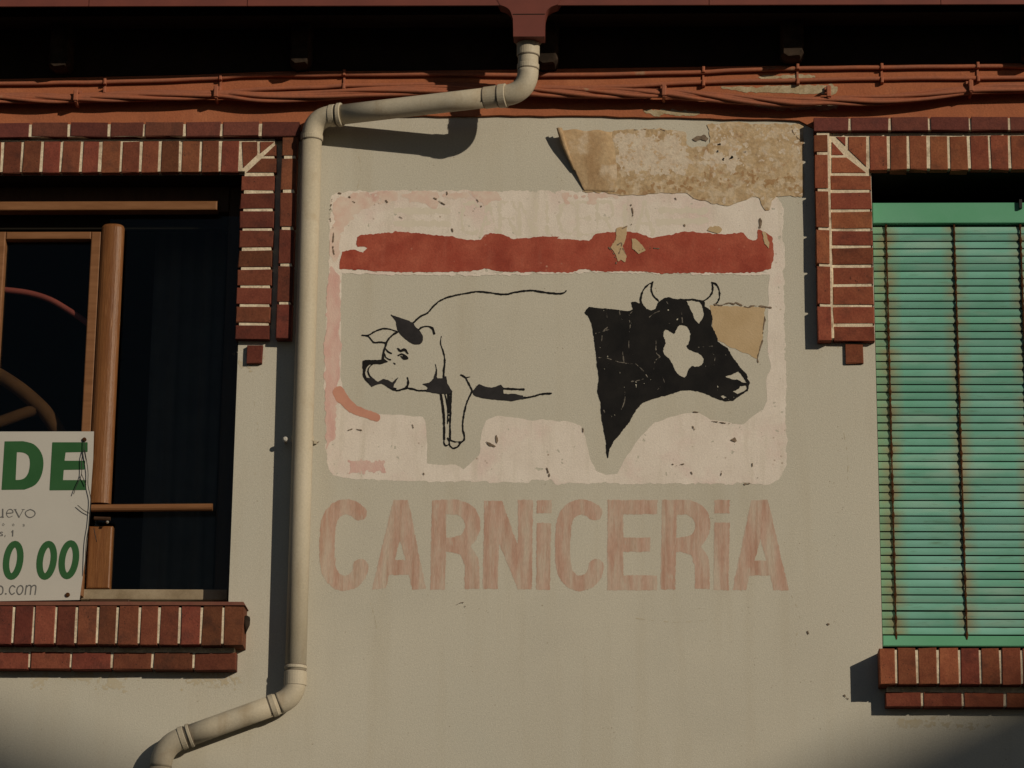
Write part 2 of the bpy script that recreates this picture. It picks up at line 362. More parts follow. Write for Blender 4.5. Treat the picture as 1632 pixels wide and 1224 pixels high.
def paint(name, field, bb, p, m, parent, res=1.5, label=None, kind=None):
    x0, y0, x1, y1 = bb; nx = int((x1-x0)/res)+1; ny = int((y1-y0)/res)+1
    xs = x0+np.arange(nx+1)*res; ys = y0+np.arange(ny+1)*res
    X, Y = np.meshgrid(xs, ys); V = field(X, Y)
    V[0, :] = V[-1, :] = -1; V[:, 0] = V[:, -1] = -1
    s = V > 0; cnt = s[:-1, :-1].astype(int)+s[:-1, 1:]+s[1:, :-1]+s[1:, 1:]
    vx, vy, fc = [], [], []
    def pv(x, y): vx.append(x); vy.append(y); return len(vx)-1
    for j in range(ny):
        row = cnt[j]; i = 0
        nz = np.nonzero(row)[0]
        if not len(nz): continue
        i = nz[0]; last = nz[-1]
        while i <= last:
            c = row[i]
            if c == 0: i += 1; continue
            if c == 4:
                k = i
                while k <= last and row[k] == 4: k += 1
                a = [pv(xs[i], ys[j]), pv(xs[i], ys[j+1]), pv(xs[k], ys[j+1]), pv(xs[k], ys[j])]
                fc.append(a); i = k; continue
            co = ((i, j), (i, j+1), (i+1, j+1), (i+1, j)); q = []
            for t in range(4):
                (a, b), (a2, b2) = co[t], co[(t+1) % 4]
                va, vb = V[b, a], V[b2, a2]
                if va > 0: q.append(pv(xs[a], ys[b]))
                if (va > 0) != (vb > 0):
                    u = va/(va-vb); q.append(pv(xs[a]+(xs[a2]-xs[a])*u, ys[b]+(ys[b2]-ys[b])*u))
            if len(q) > 2: fc.append(q)
            i += 1
    if not fc: return None
    pts = PN(np.array(vx), np.array(vy), p)
    return mk(name, pts, fc, m, parent, label=label, kind=kind)

# ================================================================== THE SETTING: street
MB().box((-80, -120, -.3), (80, 60, 0)).build('ground', M['asphalt'], kind='structure')
MB().box((-60, -1.6, .004), (60, .05, .13)).build('pavement', M['paving'], kind='structure')
MB().box((-60, -21.0, .004), (60, -19.0, .13)).build('pavement', M['paving'], kind='structure')

# ================================================================== THE HOUSE
house = thing('house', 'cream plastered house front with brick framed windows and a faded butcher sign', 'house', (0, 0, 0))
PI_, PO_, PT_ = 0.030, 0.044, 0.052                 # how far the inner and the outer brick courses stand proud of the wall
lx1 = P(377, 620, 0).x
lx0 = lx1-1.35
rx0 = P(1398, 680, 0).x
rx1 = rx0+1.15
lz1 = P(200, 275, PI_).z
lz0 = P(200, 965, .095).z
rz1 = P(1500, 270, PI_).z
rz0 = P(1500, 1033, .095).z
zg = P(816, 10, .29).z                   # underside of the gutter
ztop = zg+.13
XA, XB = -6.5, 6.5

# plaster wall with its two openings and their reveals
def wall_mesh():
    xs = [XA, lx0, lx1, rx0, rx1, XB]; v, f = [], []
    def q(a, b, c, d): n = len(v); v.extend([a, b, c, d]); f.append((n, n+1, n+2, n+3))
    def fr(x0, x1, z0, z1): q((x0, 0, z0), (x1, 0, z0), (x1, 0, z1), (x0, 0, z1))
    fr(XA, lx0, 0, ztop); fr(lx1, rx0, 0, ztop); fr(rx1, XB, 0, ztop)
    for x0, x1, z0, z1 in ((lx0, lx1, lz0, lz1), (rx0, rx1, rz0, rz1)):
        fr(x0, x1, 0, z0); fr(x0, x1, z1, ztop)
        D = .24
        q((x1, 0, z0), (x1, D, z0), (x1, D, z1), (x1, 0, z1)); q((x0, D, z0), (x0, 0, z0), (x0, 0, z1), (x0, D, z1))
        q((x0, D, z0), (x1, D, z0), (x1, 0, z0), (x0, 0, z0))
    return mk('wall', v, f, M['wall'], house)
wall_mesh()
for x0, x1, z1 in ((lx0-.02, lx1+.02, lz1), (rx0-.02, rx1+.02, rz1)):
    MB().box((x0, .004, z1-.0012), (x1, .236, z1+.05)).build('lintel_shade', M['backing'], house)  # near-black sheet added to paint in the shade under the lintel
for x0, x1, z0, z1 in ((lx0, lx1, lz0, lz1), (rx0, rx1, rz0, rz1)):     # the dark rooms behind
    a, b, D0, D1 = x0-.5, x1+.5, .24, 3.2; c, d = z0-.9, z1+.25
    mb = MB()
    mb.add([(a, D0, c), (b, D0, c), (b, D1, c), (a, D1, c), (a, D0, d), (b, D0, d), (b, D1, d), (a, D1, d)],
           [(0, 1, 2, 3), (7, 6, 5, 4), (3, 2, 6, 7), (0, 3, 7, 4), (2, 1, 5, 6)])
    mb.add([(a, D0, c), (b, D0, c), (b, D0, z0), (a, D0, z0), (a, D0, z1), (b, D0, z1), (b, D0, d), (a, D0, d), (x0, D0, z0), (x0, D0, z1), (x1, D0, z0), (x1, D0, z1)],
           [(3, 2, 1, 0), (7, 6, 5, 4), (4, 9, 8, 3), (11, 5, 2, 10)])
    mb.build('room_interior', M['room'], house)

# terracotta painted band under the eaves: proud of the plaster, ragged lower edge
def band():
    TH = .012; v, f = [], []
    n = 240; zb = []
    for i in range(n+1):
        x = XA+(XB-XA)*i/n
        px = 816+x*450
        yb = 184+max(0, min(1, (px-900)/380))*9+.5*math.sin(px*.11)+.6*math.sin(px*.043+2)
        if px < 487 or px > 1297: yb = 206
        zb.append((x, P(816, yb, TH).z+ (0)))
    for x, z in zb: v += [(x, -TH, z), (x, -TH, P(px, 92, TH).z), (x, 0, z-.001)]
    for i in range(n):
        a = i*3; f += [(a, a+3, a+4, a+1), (a+2, a+5, a+3, a)]
    return mk('painted_band', v, f, M['terracotta'], house)
band()
def eave_shade():  # the eave's shade put in as a near-black strip, edged along its shadow line
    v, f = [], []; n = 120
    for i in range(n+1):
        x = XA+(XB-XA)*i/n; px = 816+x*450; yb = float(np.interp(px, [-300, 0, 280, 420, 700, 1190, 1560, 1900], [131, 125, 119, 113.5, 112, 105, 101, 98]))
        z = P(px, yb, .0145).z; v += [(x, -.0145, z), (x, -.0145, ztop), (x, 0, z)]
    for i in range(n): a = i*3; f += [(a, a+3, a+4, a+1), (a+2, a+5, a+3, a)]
    mk('eave_shade_strip', v, f, M['soffit'], house)
eave_shade()
# bare plaster showing where the band's paint has flaked
paint('flaked_patch', union(rough_edge(poly([(1150, 139), (1325, 135), (1336, 139), (1332, 150), (1300, 150), (1190, 147)]), 2.0, 9), rough_edge(poly([(1180, 164), (1230, 168), (1335, 166), (1335, 174), (1230, 175)]), 2.0, 8, 2),
      rough_edge(poly([(1020, 176), (1060, 175), (1115, 178), (1118, 184), (1040, 183)]), 2.5, 7, 3), rough_edge(poly([(1205, 122), (1245, 120), (1300, 119), (1300, 124), (1220, 126)]), 1.5, 6, 4)),
      (1000, 110, 1350, 195), .0132, M['bare'], house, res=1.2)

# eaves: soffit boards, roof slab, beam ends
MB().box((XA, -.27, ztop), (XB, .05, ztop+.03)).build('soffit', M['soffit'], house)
mb = MB(); mb.add([(XA-.2, -.34, ztop+.05), (XB+.2, -.34, ztop+.05), (XB+.2, 4.5, ztop+1.9), (XA-.2, 4.5, ztop+1.9), (XA-.2, -.34, ztop+.13), (XB+.2, -.34, ztop+.13), (XB+.2, 4.5, ztop+1.98), (XA-.2, 4.5, ztop+1.98)],
                  [(0, 3, 2, 1), (4, 5, 6, 7), (0, 1, 5, 4), (1, 2, 6, 5), (2, 3, 7, 6), (3, 0, 4, 7)])
mb.build('roof', M['roof'], house)
MB().box((XA, .3, 0), (XA+.2, 4.5, ztop)).box((XB-.2, .3, 0), (XB, 4.5, ztop)).box((XA, 4.3, 0), (XB, 4.5, ztop)).build('side_wall', M['wall'], house)
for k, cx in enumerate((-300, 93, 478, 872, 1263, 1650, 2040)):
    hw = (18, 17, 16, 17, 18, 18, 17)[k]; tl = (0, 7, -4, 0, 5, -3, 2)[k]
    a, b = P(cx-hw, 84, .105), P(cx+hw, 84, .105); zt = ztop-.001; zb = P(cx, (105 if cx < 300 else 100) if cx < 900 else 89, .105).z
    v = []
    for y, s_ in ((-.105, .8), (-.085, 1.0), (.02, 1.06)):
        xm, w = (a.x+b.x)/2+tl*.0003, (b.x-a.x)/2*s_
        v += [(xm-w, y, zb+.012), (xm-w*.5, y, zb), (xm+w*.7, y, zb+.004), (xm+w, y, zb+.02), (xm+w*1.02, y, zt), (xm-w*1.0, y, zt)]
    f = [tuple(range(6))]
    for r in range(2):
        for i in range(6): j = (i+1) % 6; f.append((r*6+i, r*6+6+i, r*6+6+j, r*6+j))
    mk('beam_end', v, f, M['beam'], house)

# ---------------------------------------------------------------- bricks
_bm = {}
def brick_mesh(w, h, d, var, mk_='brick'):
    """one brick, front at y=0, going back d; jittered chamfered arrises"""
    key = (round(w, 3), round(h, 3), round(d, 3), var, mk_)
    if key in _bm: return _bm[key]
    r = random.Random(int(w*7000+h*13000+d*900)+var); v = []
    for y, i in ((0, .0022), (.0008, .0009), (.003, 0), (d, 0)):
        for sx, sz in ((-1, -1), (1, -1), (1, 1), (-1, 1)):
            ins = 0 if y == d else i
            j = 0 if y == d else .0017
            v.append((sx*(w/2-ins)+r.uniform(-j, j), y+(r.uniform(-.0006, .0006) if y < d else 0), sz*(h/2-ins)+r.uniform(-j, j)))
    f = [(0, 1, 2, 3), (15, 14, 13, 12)]
    for k in range(3):
        for i in range(4): j = (i+1) % 4; f.append((k*4+i, k*4+4+i, k*4+4+j, k*4+j))
    me = bpy.data.meshes.new('brick'); me.from_pydata(v, [], f); me.materials.append(M[mk_]); me.update()
    _bm[key] = me; return me
def lay(parent, x0, x1, z0, z1, p, nom, d=.05, mk_='brick'):
    """one brick object between x0..x1, z0..z1 with its face p in front of the wall; nom = the mesh it shares"""
    if mk_ == 'brick' and (x0+x1)/2 < 0: mk_ = 'brick_left'
    me = brick_mesh(nom[0], nom[1], d, random.randrange(9), mk_)
    o = bpy.data.objects.new('brick', me)
    put(o, ((x0+x1)/2+random.uniform(-.0006, .0006), -p+random.uniform(-.0014, .0014), (z0+z1)/2+random.uniform(-.0007, .0007)), parent)
    o.scale = ((x1-x0)/nom[0]*random.uniform(.985, 1.01), 1, (z1-z0)/nom[1]*random.uniform(.985, 1.01))
    o.rotation_euler = (random.uniform(-.01, .01), random.uniform(-.008, .008), random.uniform(-.01, .01))
    return o
def cutbrick(parent, pts, p, d=.05): pprism(pts, p, d).build('brick', M['brick_left' if pts[0][0] < 800 else 'brick'], parent)
J = 4.5                                   # joint in pixels
def hrow(parent, joints, y0, y1, p, nom, j=J, d=.05, mk_='brick'):
    joints = [q_+random.uniform(-1.1, 1.1) for q_ in joints]
    ym = (y0+y1)/2; xm = sum(joints)/len(joints); xm = min(max(xm, 0), IW)
    z1, z0 = P(xm, y0, p).z, P(xm, y1, p).z
    for a, b in zip(joints[:-1], joints[1:]): lay(parent, P(a+j/2, ym, p).x, P(b-j/2, ym, p).x, z0, z1, p, nom, d, mk_)
def vcol(parent, joints, xl, xr, yref, p, nom, j=J, d=.05):
    joints = [q_+random.uniform(-.9, .9) for q_ in joints]
    x0, x1 = P(xl, yref, p).x, P(xr, yref, p).x; xm = (xl+xr)/2
    for a, b in zip(joints[:-1], joints[1:]): lay(parent, x0, x1, P(xm, b-j/2, p).z, P(xm, a+j/2, p).z, p, nom, d)
def slab(x0, x1, z0, z1, p): return MB().box((x0, -p, z0), (x1, .02, z1))

SOL, STR, HDR, CO, SIL, SIL2 = (.056, .115), (.125, .052), (.115, .054), (.058, .118), (.062, .14), (.134, .055)
# --- surround of the left window: the mortar bed is the part, its bricks the sub-parts
def surround(side):
    if side < 0:
        b1 = P(477, 208, PO_).x; xin = lx1; xmid = P(439.5, 300, PI_).x; xout = P(472.5, 300, PO_).x
        zo1, zo0 = P(240, 195, PT_).z, P(240, 218, PT_).z; zi1 = P(240, 224, PI_).z
        zbot_i = P(410, 541, PI_).z; zbot_o = P(450, 538, PO_).z
        m = MB()
        m.add(*_box((lx0-.25, -PT_+.003, zo0+.003), (b1-.006, .01, zo1-.006)))
        m.add(*_box((lx0-.14, -PI_+.003, lz1+.005), (xin+.004, .01, zo0-.0005)))
        m.add(*_box((xin+.004, -PI_+.003, zbot_i+.006), (xmid-.010, .01, zo0-.0005)))
        m.add(*_box((P(448, 300, PO_).x+.007, -PO_+.003, zbot_o+.006), (xout-.009, .01, zo0-.0005)))
    else:
        b0 = P(1298, 197, PO_).x; xin = rx0; xmid = P(1323.5, 330, PI_).x; xout = P(1300, 330, PO_).x
        zo1, zo0 = P(1470, 186, PT_).z, P(1470, 208, PT_).z
        zbot_i = P(1358, 541, PI_).z; zbot_o = P(1312, 541, PO_).z
        m = MB()
        m.add(*_box((b0+.006, -PT_+.003, zo0+.003), (rx1+.25, .01, zo1-.006)))
        m.add(*_box((xin-.010, -PI_+.003, rz1+.005), (rx1+.14, .01, zo0-.0005)))
        m.add(*_box((xmid+.001, -PI_+.003, zbot_i+.006), (xin-.010, .01, zo0-.0005)))
        m.add(*_box((xout+.009, -PO_+.0035, zbot_o+.006), (xmid+.0005, .01, zo0-.0005)))
    return m
def _box(a, b):
    t = MB().box(a, b); return t.v, t.f
sl = surround(-1).build('brick_surround', M['mortar'], house, label='brick surround round the wooden window')
def ext(js, pitch, n, left=True):
    js = list(js)
    for _ in range(n): js = [js[0]-pitch]+js if left else js+[js[-1]+pitch]
    return js
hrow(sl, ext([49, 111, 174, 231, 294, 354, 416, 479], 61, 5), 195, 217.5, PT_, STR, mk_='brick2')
hrow(sl, ext([4, 36, 67, 98, 130, 160.5, 192, 224, 256, 288, 320, 351, 383], 31.5, 11), 225.5, 275, PI_, SOL)
cutbrick(sl, [(386, 226), (410, 226), (410, 246), (388, 267)], PI_); cutbrick(sl, [(415, 226), (437, 226), (415, 244)], PI_)
cutbrick(sl, [(440, 230), (440, 248), (421, 248)], PI_); cutbrick(sl, [(440, 252.5), (440, 274.5), (393, 274.5), (417, 252.5)], PI_)
vcol(sl, [277, 306, 335, 366, 397, 427, 457, 487, 516.5, 543], 384, 437.5, 300, PI_, HDR)
vcol(sl, [216, 249, 304.5, 363, 421.5, 483, 541], 447.5, 471.5, 300, PO_, CO)
vcol(sl, [549, 581], 393, 418, 564, .016, (.055, .065), j=3)
sr = surround(1).build('brick_surround', M['mortar'], house, label='brick surround round the green blind')
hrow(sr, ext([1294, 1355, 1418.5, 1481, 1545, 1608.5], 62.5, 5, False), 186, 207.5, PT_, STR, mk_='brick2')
hrow(sr, ext([1383, 1415.5, 1448, 1480.5, 1513, 1545.5, 1578, 1610.5], 32.5, 9, False), 216, 270, PI_, SOL)
cutbrick(sr, [(1333, 218), (1347.5, 218), (1347.5, 232)], PI_); cutbrick(sr, [(1352.5, 218), (1380.5, 218), (1380.5, 265), (1352.5, 238)], PI_)
cutbrick(sr, [(1326, 226), (1326, 246.5), (1344.5, 246.5)], PI_); cutbrick(sr, [(1326, 251), (1349, 251), (1380, 275), (1326, 275)], PI_)
vcol(sr, [277.5, 305, 335, 365, 394, 424, 455, 487, 518, 545], 1326.5, 1391, 410, PI_, HDR)
vcol(sr, [213, 245, 303, 363, 422, 485.5, 545], 1300.5, 1322, 380, PO_, CO)
vcol(sr, [547, 580], 1348, 1376, 563, .012, (.055, .065), j=3)
# --- sills
def sill(upper, lower, yu, yl, xend_u, xend_l, side, label):
    pu, pl = .095, .048; ym = 480 if side < 0 else 1500
    zu1, zu0 = P(200 if side < 0 else 1500, yu[0], pu).z, P(200 if side < 0 else 1500, yu[1], pu).z
    zl1, zl0 = P(200 if side < 0 else 1500, yl[0], pl).z, P(200 if side < 0 else 1500, yl[1], pl).z
    m = MB(); a = (lx0-.14, P(xend_u, sum(yu)/2, pu).x-.008) if side < 0 else (P(xend_u, sum(yu)/2, pu).x+.008, rx1+.14)
    b = (lx0-.12, P(xend_l, sum(yl)/2, pl).x-.008) if side < 0 else (P(xend_l, sum(yl)/2, pl).x+.008, rx1+.12)
    m.add(*_box((a[0], -pu+.0035, zu0+.005), (a[1], .02, zu1-.006))); m.add(*_box((b[0], -pl+.0035, zl0+.005), (b[1], .02, zu0+.0045)))
    o = m.build('brick_sill', M['mortar'], house, label=label)
    hrow(o, upper, yu[0], yu[1], pu, SIL, d=.11); hrow(o, lower, yl[0], yl[1], pl, SIL2, d=.06)
    return o
sill_l = sill(ext([20, 54, 88, 121, 154.5, 187.5, 221, 253.5, 286.5, 319.5, 354, 390], 33.3, 14), ext([46, 113, 179, 244.5, 309.5, 377.5], 65.7, 7), (965, 1027), (1039, 1066), 389, 376, -1, 'brick sill under the wooden window')
sill_r = sill(ext([1399, 1429, 1462, 1495.5, 1529, 1562, 1596], 33.3, 14, False), ext([1408.5, 1470, 1535, 1601], 65.7, 7, False), (1033, 1091), (1104, 1127), 1401, 1411, 1, 'brick sill under the green blind')
# cement cap on the left sill
pprism([(-60, 958.5), (388, 959), (391, 964.5), (-60, 964.5)], .0975, .16).build('sill_cap', mat('sill_cap_cement', (0.16, 0.06, 0.045), (0.2, 0.09, 0.06), 12, .95, fine=.2), sill_l)

c = P(392, 992, .06); MB().tube([c+Vector((-.012, .03, .02)), c+Vector((.002, 0, .012)), c+Vector((.003, -.01, -.01)), c+Vector((-.008, .02, -.035))], [.01, .013, .012, .006], 8).build('mortar_lump', M['beam'], sill_l, smooth=True)
# ---------------------------------------------------------------- the wooden window on the left
FD = .085                                  # frame plane behind the wall face
def pbox(x0, x1, y0, y1, p, d, ch=.004):
    ym, xm = (y0+y1)/2, (x0+x1)/2
    a, b = P(x0, ym, p), P(x1, ym, p); zt, zb = P(xm, y0, p).z, P(xm, y1, p).z
    return MB().bbox((a.x, -p, zb), (b.x, -p+d, zt), ch)
fm = MB()
fm.bbox((lx1-.07, .125, lz0+.01), (lx1+.0, .17, lz1)); fm.bbox((lx0, .10, lz0+.01), (lx0+.05, .17, lz1)); fm.bbox((lx0+.05, .12, lz1-.10), (lx1-.07, .17, lz1))
window = fm.build('window', M['darkframe'], house, label='wooden casement window behind the sale board')
pbox(-210, 346, 320.5, 335, -.066, .05, .005).build('top_rail', M['wood_h'], window)
pbox(-210, 386, 341, 366, -.150, .03).build('head_frame', M['backing'], window)  # coloured near-black to stand for the shade below the top rail
# left casement
def vbox(xa, xb, yref, y0, y1, p, d, ch=.004):
    a, b = P(xa, yref, p), P(xb, yref, p); return MB().bbox((a.x, -p, P((xa+xb)/2, y1, p).z), (b.x, -p+d, P((xa+xb)/2, y0, p).z), ch)
vbox(-8, 9, 375, 369, 950, -.08, .04).build('stile', M['wood_h'], window)
vbox(145.5, 161, 375, 369, 950, -.08, .04).build('stile', M['wood_h'], window)
pbox(9.6, 145, 369, 381, -.0805, .04).build('casement_rail', M['wood_h'], window)
def half_round(px, ytop, ybot, w, p, name):
    xm = P(px, (ytop+ybot)/2, p).x; zt, zb = P(px, ytop, p).z, P(px, ybot, p).z
    prof = []; R = w/2; n = 12
    for i in range(n+1):
        a = math.pi*i/n; c = math.cos(a); prof.append((xm-R*c, p+(-.0) - 0 + 0, 0)); prof[-1] = (xm-R*c, -p-R*.75*(math.sin(a)**.7 if math.sin(a) > 0 else 0))
    m = MB(); v = []
    zs = [zb, zb+.002, zt-.012, zt-.004, zt]; sc = [1, 1, 1, .93, .8]
    for z, s_ in zip(zs, sc): v += [(xm+(x-xm)*s_, -p+(y+p)*s_, z) for x, y in prof]
    k = n+1; f = []
    for r in range(len(zs)-1):
        for i in range(n): f.append((r*k+i, r*k+i+1, r*k+k+i+1, r*k+k+i))
    f.append(tuple((len(zs)-1)*k+i for i in range(k))); f.append(tuple(range(k))[::-1])
    for r in range(len(zs)-1): f.append((r*k+n, r*k, r*k+k, r*k+k+n))
    m.add(v, f); return m.build(name, M['wood'], window, smooth=False)
o = half_round(169.5, 360, 804, .084, -.095, 'mullion')
pbox(139, 177, 838, 938, -.098, .04, .006).build('lower_mullion', M['wood'], window)
a, b = P(146, 810, -.075), P(339, 808.5, -.075)
MB().tube([a, a.lerp(b, .5), b], .0135, 12).build('cross_rail', M['wood_h'], window)
pbox(128, 362, 939, 956, -.105, .05).build('sill_board', M['sillwood'], window)
pbox(142, 206, 954.5, 960, -.06, .05, .003).build('loose_slat', M['darkframe'], window)
MB().tube([P(150, 826, -.07), P(176, 827, -.07)], .007, 8).build('latch', M['darkframe'], window)
mk('knob', *( lambda c: (lambda t: (t.v, t.f))(MB().tube([c+Vector((0, .004, 0)), c, c+Vector((0, -.006, 0))], [.003, .006, .002], 8)))(P(171, 832, -.07)), M['metal'], window)
def pane(x0, x1, y0, y1, p):
    a, b, c, d = P(x0, y1, p), P(x1, y1, p), P(x1, y0, p), P(x0, y0, p)
    zt = max(c.z, d.z); zb = min(a.z, b.z); xl, xr = min(a.x, d.x), max(b.x, c.x)
    return MB().box((xl, -p, zb), (xr, -p+.004, zt)).build('pane', M['glass'], window)
pane(-12, 160, 378, 950, -.112); pane(176, 384, 345, 955, -.118)

# things seen in the room through the glass
def curtain():
    n, v, f = 60, [], []; a, b = P(238, 600, -.42), P(352, 600, -.42); zt, zb = lz1+.05, lz0-.2
    for i in range(n+1):
        t = i/n; x = a.x+(b.x-a.x)*t; y = .42+.010*math.sin(t*13)+.006*math.sin(t*29+1); v += [(x, y, zb), (x+.004*math.sin(t*40), y*.98, zt)]
    for i in range(n): f.append((2*i, 2*i+2, 2*i+3, 2*i+1))
    return mk('curtain', v, f, M['curtain'], None, smooth=True)
tag(curtain(), 'grey curtain hanging behind the dark right pane of the wooden window', 'curtain')
pp = -.22
t = thing('chair', 'curved wooden chair back showing behind the glass above the sale board', 'chair', P(40, 700, pp))
def rail(pts, r, name): MB().tube([P(x, y, pp) for x, y in crv(pts, 5)], r, 10).build(name, M['bentwood'], t, smooth=True)
rail([(-70, 580), (-20, 590), (20, 612), (55, 640), (80, 668), (105, 715), (112, 760)], .028, 'back_rail')
rail([(-60, 690), (-10, 676), (30, 662), (66, 650)], .022, 'cross_bar')
o = MB().tube([P(x, y, -.15) for x, y in crv([(-90, 468), (-30, 460), (5, 462), (45, 467), (78, 477), (105, 492), (142, 517), (165, 540)], 5)], .0115, 10).build('hoop', M['redtube'], smooth=True)
tag(o, 'faded red plastic hoop curving behind the left window pane', 'hoop')

# ---------------------------------------------------------------- estate agent's board
SP = -.05
board = thing('sale_board', 'white sale board with green lettering standing on the window sill', 'sign', P(70, 958, SP))
pprism([(-190, 688), (149.5, 687.6), (148.3, 731), (143, 805), (137, 878), (126.5, 956), (-190, 961)], SP, .004).build('panel', M['board'], board)
S_ = lambda pts: Z(4.081, 0, 670, pts)
def txt(name, f, bb, m): paint(name, f, bb, SP+.0008, m, board, res=.8)
txt('letter', minus(poly(S_([(30, 136)]+crv([(150, 135), (220, 155), (268, 210), (283, 280), (268, 362), (228, 420), (160, 450)], 4)+[(10, 452)])), poly(S_(crv([(110, 207), (150, 209), (185, 230), (195, 280), (185, 340), (160, 375), (130, 386), (102, 387)], 2)))), (0, 698, 74, 785), M['green'])
txt('letter', poly(S_([(340, 142), (570, 142), (570, 205), (427, 208), (420, 262), (555, 262), (550, 320), (415, 322), (410, 388), (562, 388), (557, 453), (322, 455)])), (76, 700, 144, 786), M['green'])
def oval(cx, cy, rx, ry, sl, w):
    pts = [(cx+rx*math.cos(a)+sl*-math.sin(a)*ry, cy+ry*math.sin(a)) for a in [k*math.pi/14 for k in range(29)]]
    return stroke(S_(pts), w/4.081, sm=1)
for cx, cy in ((86, 910), (304, 910), (448, 906)): txt('digit', oval(cx, cy, 45, 106, .12, 42), (cx/4.081-20, 858, cx/4.081+20, 928), M['green'])
txt('agent_name', union(stroke(S_([(-14, 582), (-12, 615), (2, 630), (16, 622)]), 1.2), stroke(S_([(18, 578), (18, 630)]), 2.2, sm=1), stroke(S_([(12, 630), (26, 630)]), 1, sm=1),
    stroke(S_([(42, 604), (84, 600), (78, 582), (62, 578), (46, 592), (43, 612), (56, 630), (82, 622)]), 1.6, 1.0), stroke(S_([(98, 580), (124, 630)]), 2.0, sm=1), stroke(S_([(124, 630), (152, 580)]), 1.0, sm=1), stroke(S_([(90, 579), (108, 579)]), .9, sm=1), stroke(S_([(142, 579), (162, 579)]), .9, sm=1),
    stroke(S_([(197, 579), (172, 590), (165, 606), (176, 624), (197, 632), (220, 622), (229, 604), (219, 588), (197, 579)]), 1.6)), (-6, 808, 60, 828), M['grey'])
txt('small_print', union(*[stroke(S_([(x, y-7), (x+7, y), (x, y+8), (x-7, y), (x, y-7)]), .7) for x, y in ((22, 677), (86, 679))], stroke(S_([(148, 676), (158, 676), (158, 688), (147, 686), (157, 682)]), .7),
    stroke(S_([(18, 728), (6, 726), (2, 734), (14, 740), (17, 748), (2, 750)]), 1.3), stroke(S_([(34, 747), (31, 758)]), 1.2, sm=1), stroke(S_([(84, 716), (82, 752)]), 2.0, sm=1), stroke(S_([(74, 726), (84, 716)]), 1.3, sm=1)), (-2, 830, 44, 858), M['grey'])
txt('web_address', union(stroke(S_([(4, 1076), (18, 1088), (18, 1118), (4, 1132), (-12, 1120), (-12, 1090), (4, 1076)]), 1.9), stroke(S_([(37, 1128), (39, 1128)]), 2.6, sm=1), stroke(S_([(98, 1084), (82, 1074), (66, 1088), (62, 1112), (76, 1132), (94, 1122)]), 1.9),
    stroke(S_([(132, 1074), (116, 1086), (110, 1112), (122, 1132), (140, 1124), (150, 1098), (144, 1078), (132, 1074)]), 1.9), stroke(S_([(172, 1074), (164, 1132)]), 1.9, sm=1), stroke(S_([(170, 1088), (186, 1073), (202, 1080), (197, 1132)]), 1.9), stroke(S_([(202, 1088), (218, 1073), (234, 1080), (228, 1132)]), 1.9)), (-6, 928, 62, 952), M['grey'])
for x, y in ((549, 126), (441, 1135)):
    c = P(x/4.081, 670+y/4.081, SP+.001)
    MB().tube([c, c+Vector((0, -.004, 0)), c+Vector((0, -.006, 0))], [.008, .008, .004], 10).build('screw', M['rust'], board)
wr = MB()
for pts in ([(545, 190), (530, 260), (530, 350), (500, 420), (478, 480)], [(552, 195), (572, 330), (572, 420), (590, 510), (585, 600), (578, 680), (560, 800), (552, 1000)], [(530, 350), (560, 420)], [(505, 552), (545, 585), (585, 606)], [(610, 700), (628, 790)], [(548, 130), (548, 200), (560, 260)]):
    wr.tube([P(x, y, SP+.01) for x, y in crv(S_(pts), 4)], .0014, 6)
tag(wr.build('wire', M['wire'], smooth=True), 'black wire dangling over the right edge of the sale board', 'wire')

# ---------------------------------------------------------------- green roller blind on the right
BD = .088
chx = [P(1420, 690, -BD).x, P(1530.5, 690, -BD).x, P(1638, 690, -BD).x, P(1747, 690, -BD).x]
M['slat'] = blind_mat(chx)
blind = thing('roller_blind', 'pale green slatted roller blind with rusty chains, filling the right window', 'blind', P(1500, 1025, -BD))
bx0, bx1 = rx0+.009, rx1-.004
zt, zb = P(1500, 361, -BD).z, P(1500, 1012, -BD).z; NS = 53; pitch = (zt-zb)/NS
def slat_mesh():
    n = 5; v, f = [], []; h = pitch*.84
    for x in (0, bx1-bx0):
        for i in range(n+1):
            a = -1+2*i/n; v.append((x-(bx1-bx0)/2, -.0016*(1-a*a), a*h/2))
        for i in range(n+1):
            a = 1-2*i/n; v.append((x-(bx1-bx0)/2, .003-.0016*(1-a*a), a*h/2))
    k = 2*(n+1)
    for i in range(k): j = (i+1) % k; f.append((i, k+i, k+j, j))
    f += [tuple(range(k-1, -1, -1))[::-1], tuple(range(k, 2*k))[::-1]]
    me = bpy.data.meshes.new('slat'); me.from_pydata(v, [], f); me.materials.append(M['slat']); me.update(); return me
sm = slat_mesh()
for i in range(NS):
    o = bpy.data.objects.new('slat', sm)
    put(o, ((bx0+bx1)/2, BD+random.uniform(-.001, .001), zb+(i+.5)*pitch+random.uniform(-.0006, .0006)), blind)
    o.rotation_euler = (random.uniform(-.07, .07), random.uniform(-.0012, .0012), 0)
MB().box((rx0, BD+.02, zb-.01), (bx1, BD+.024, zt+.08)).build('backing', M['backing'], blind)
M['header'] = mat('green_header_paint', (0.10, 0.34, 0.20), (0.125, 0.36, 0.235), 5, .6, fine=.05)
MB().bbox((bx0-.001, BD-.018, P(1500, 358, -BD).z), (bx1, BD+.012, P(1500, 325.5, -BD).z), .003).build('header_board', M['header'], blind)
MB().bbox((bx0, BD-.006, P(1500, 1030, -BD).z), (bx1, BD+.01, P(1500, 1013.5, -BD).z), .003).build('bottom_bar', M['header'], blind)
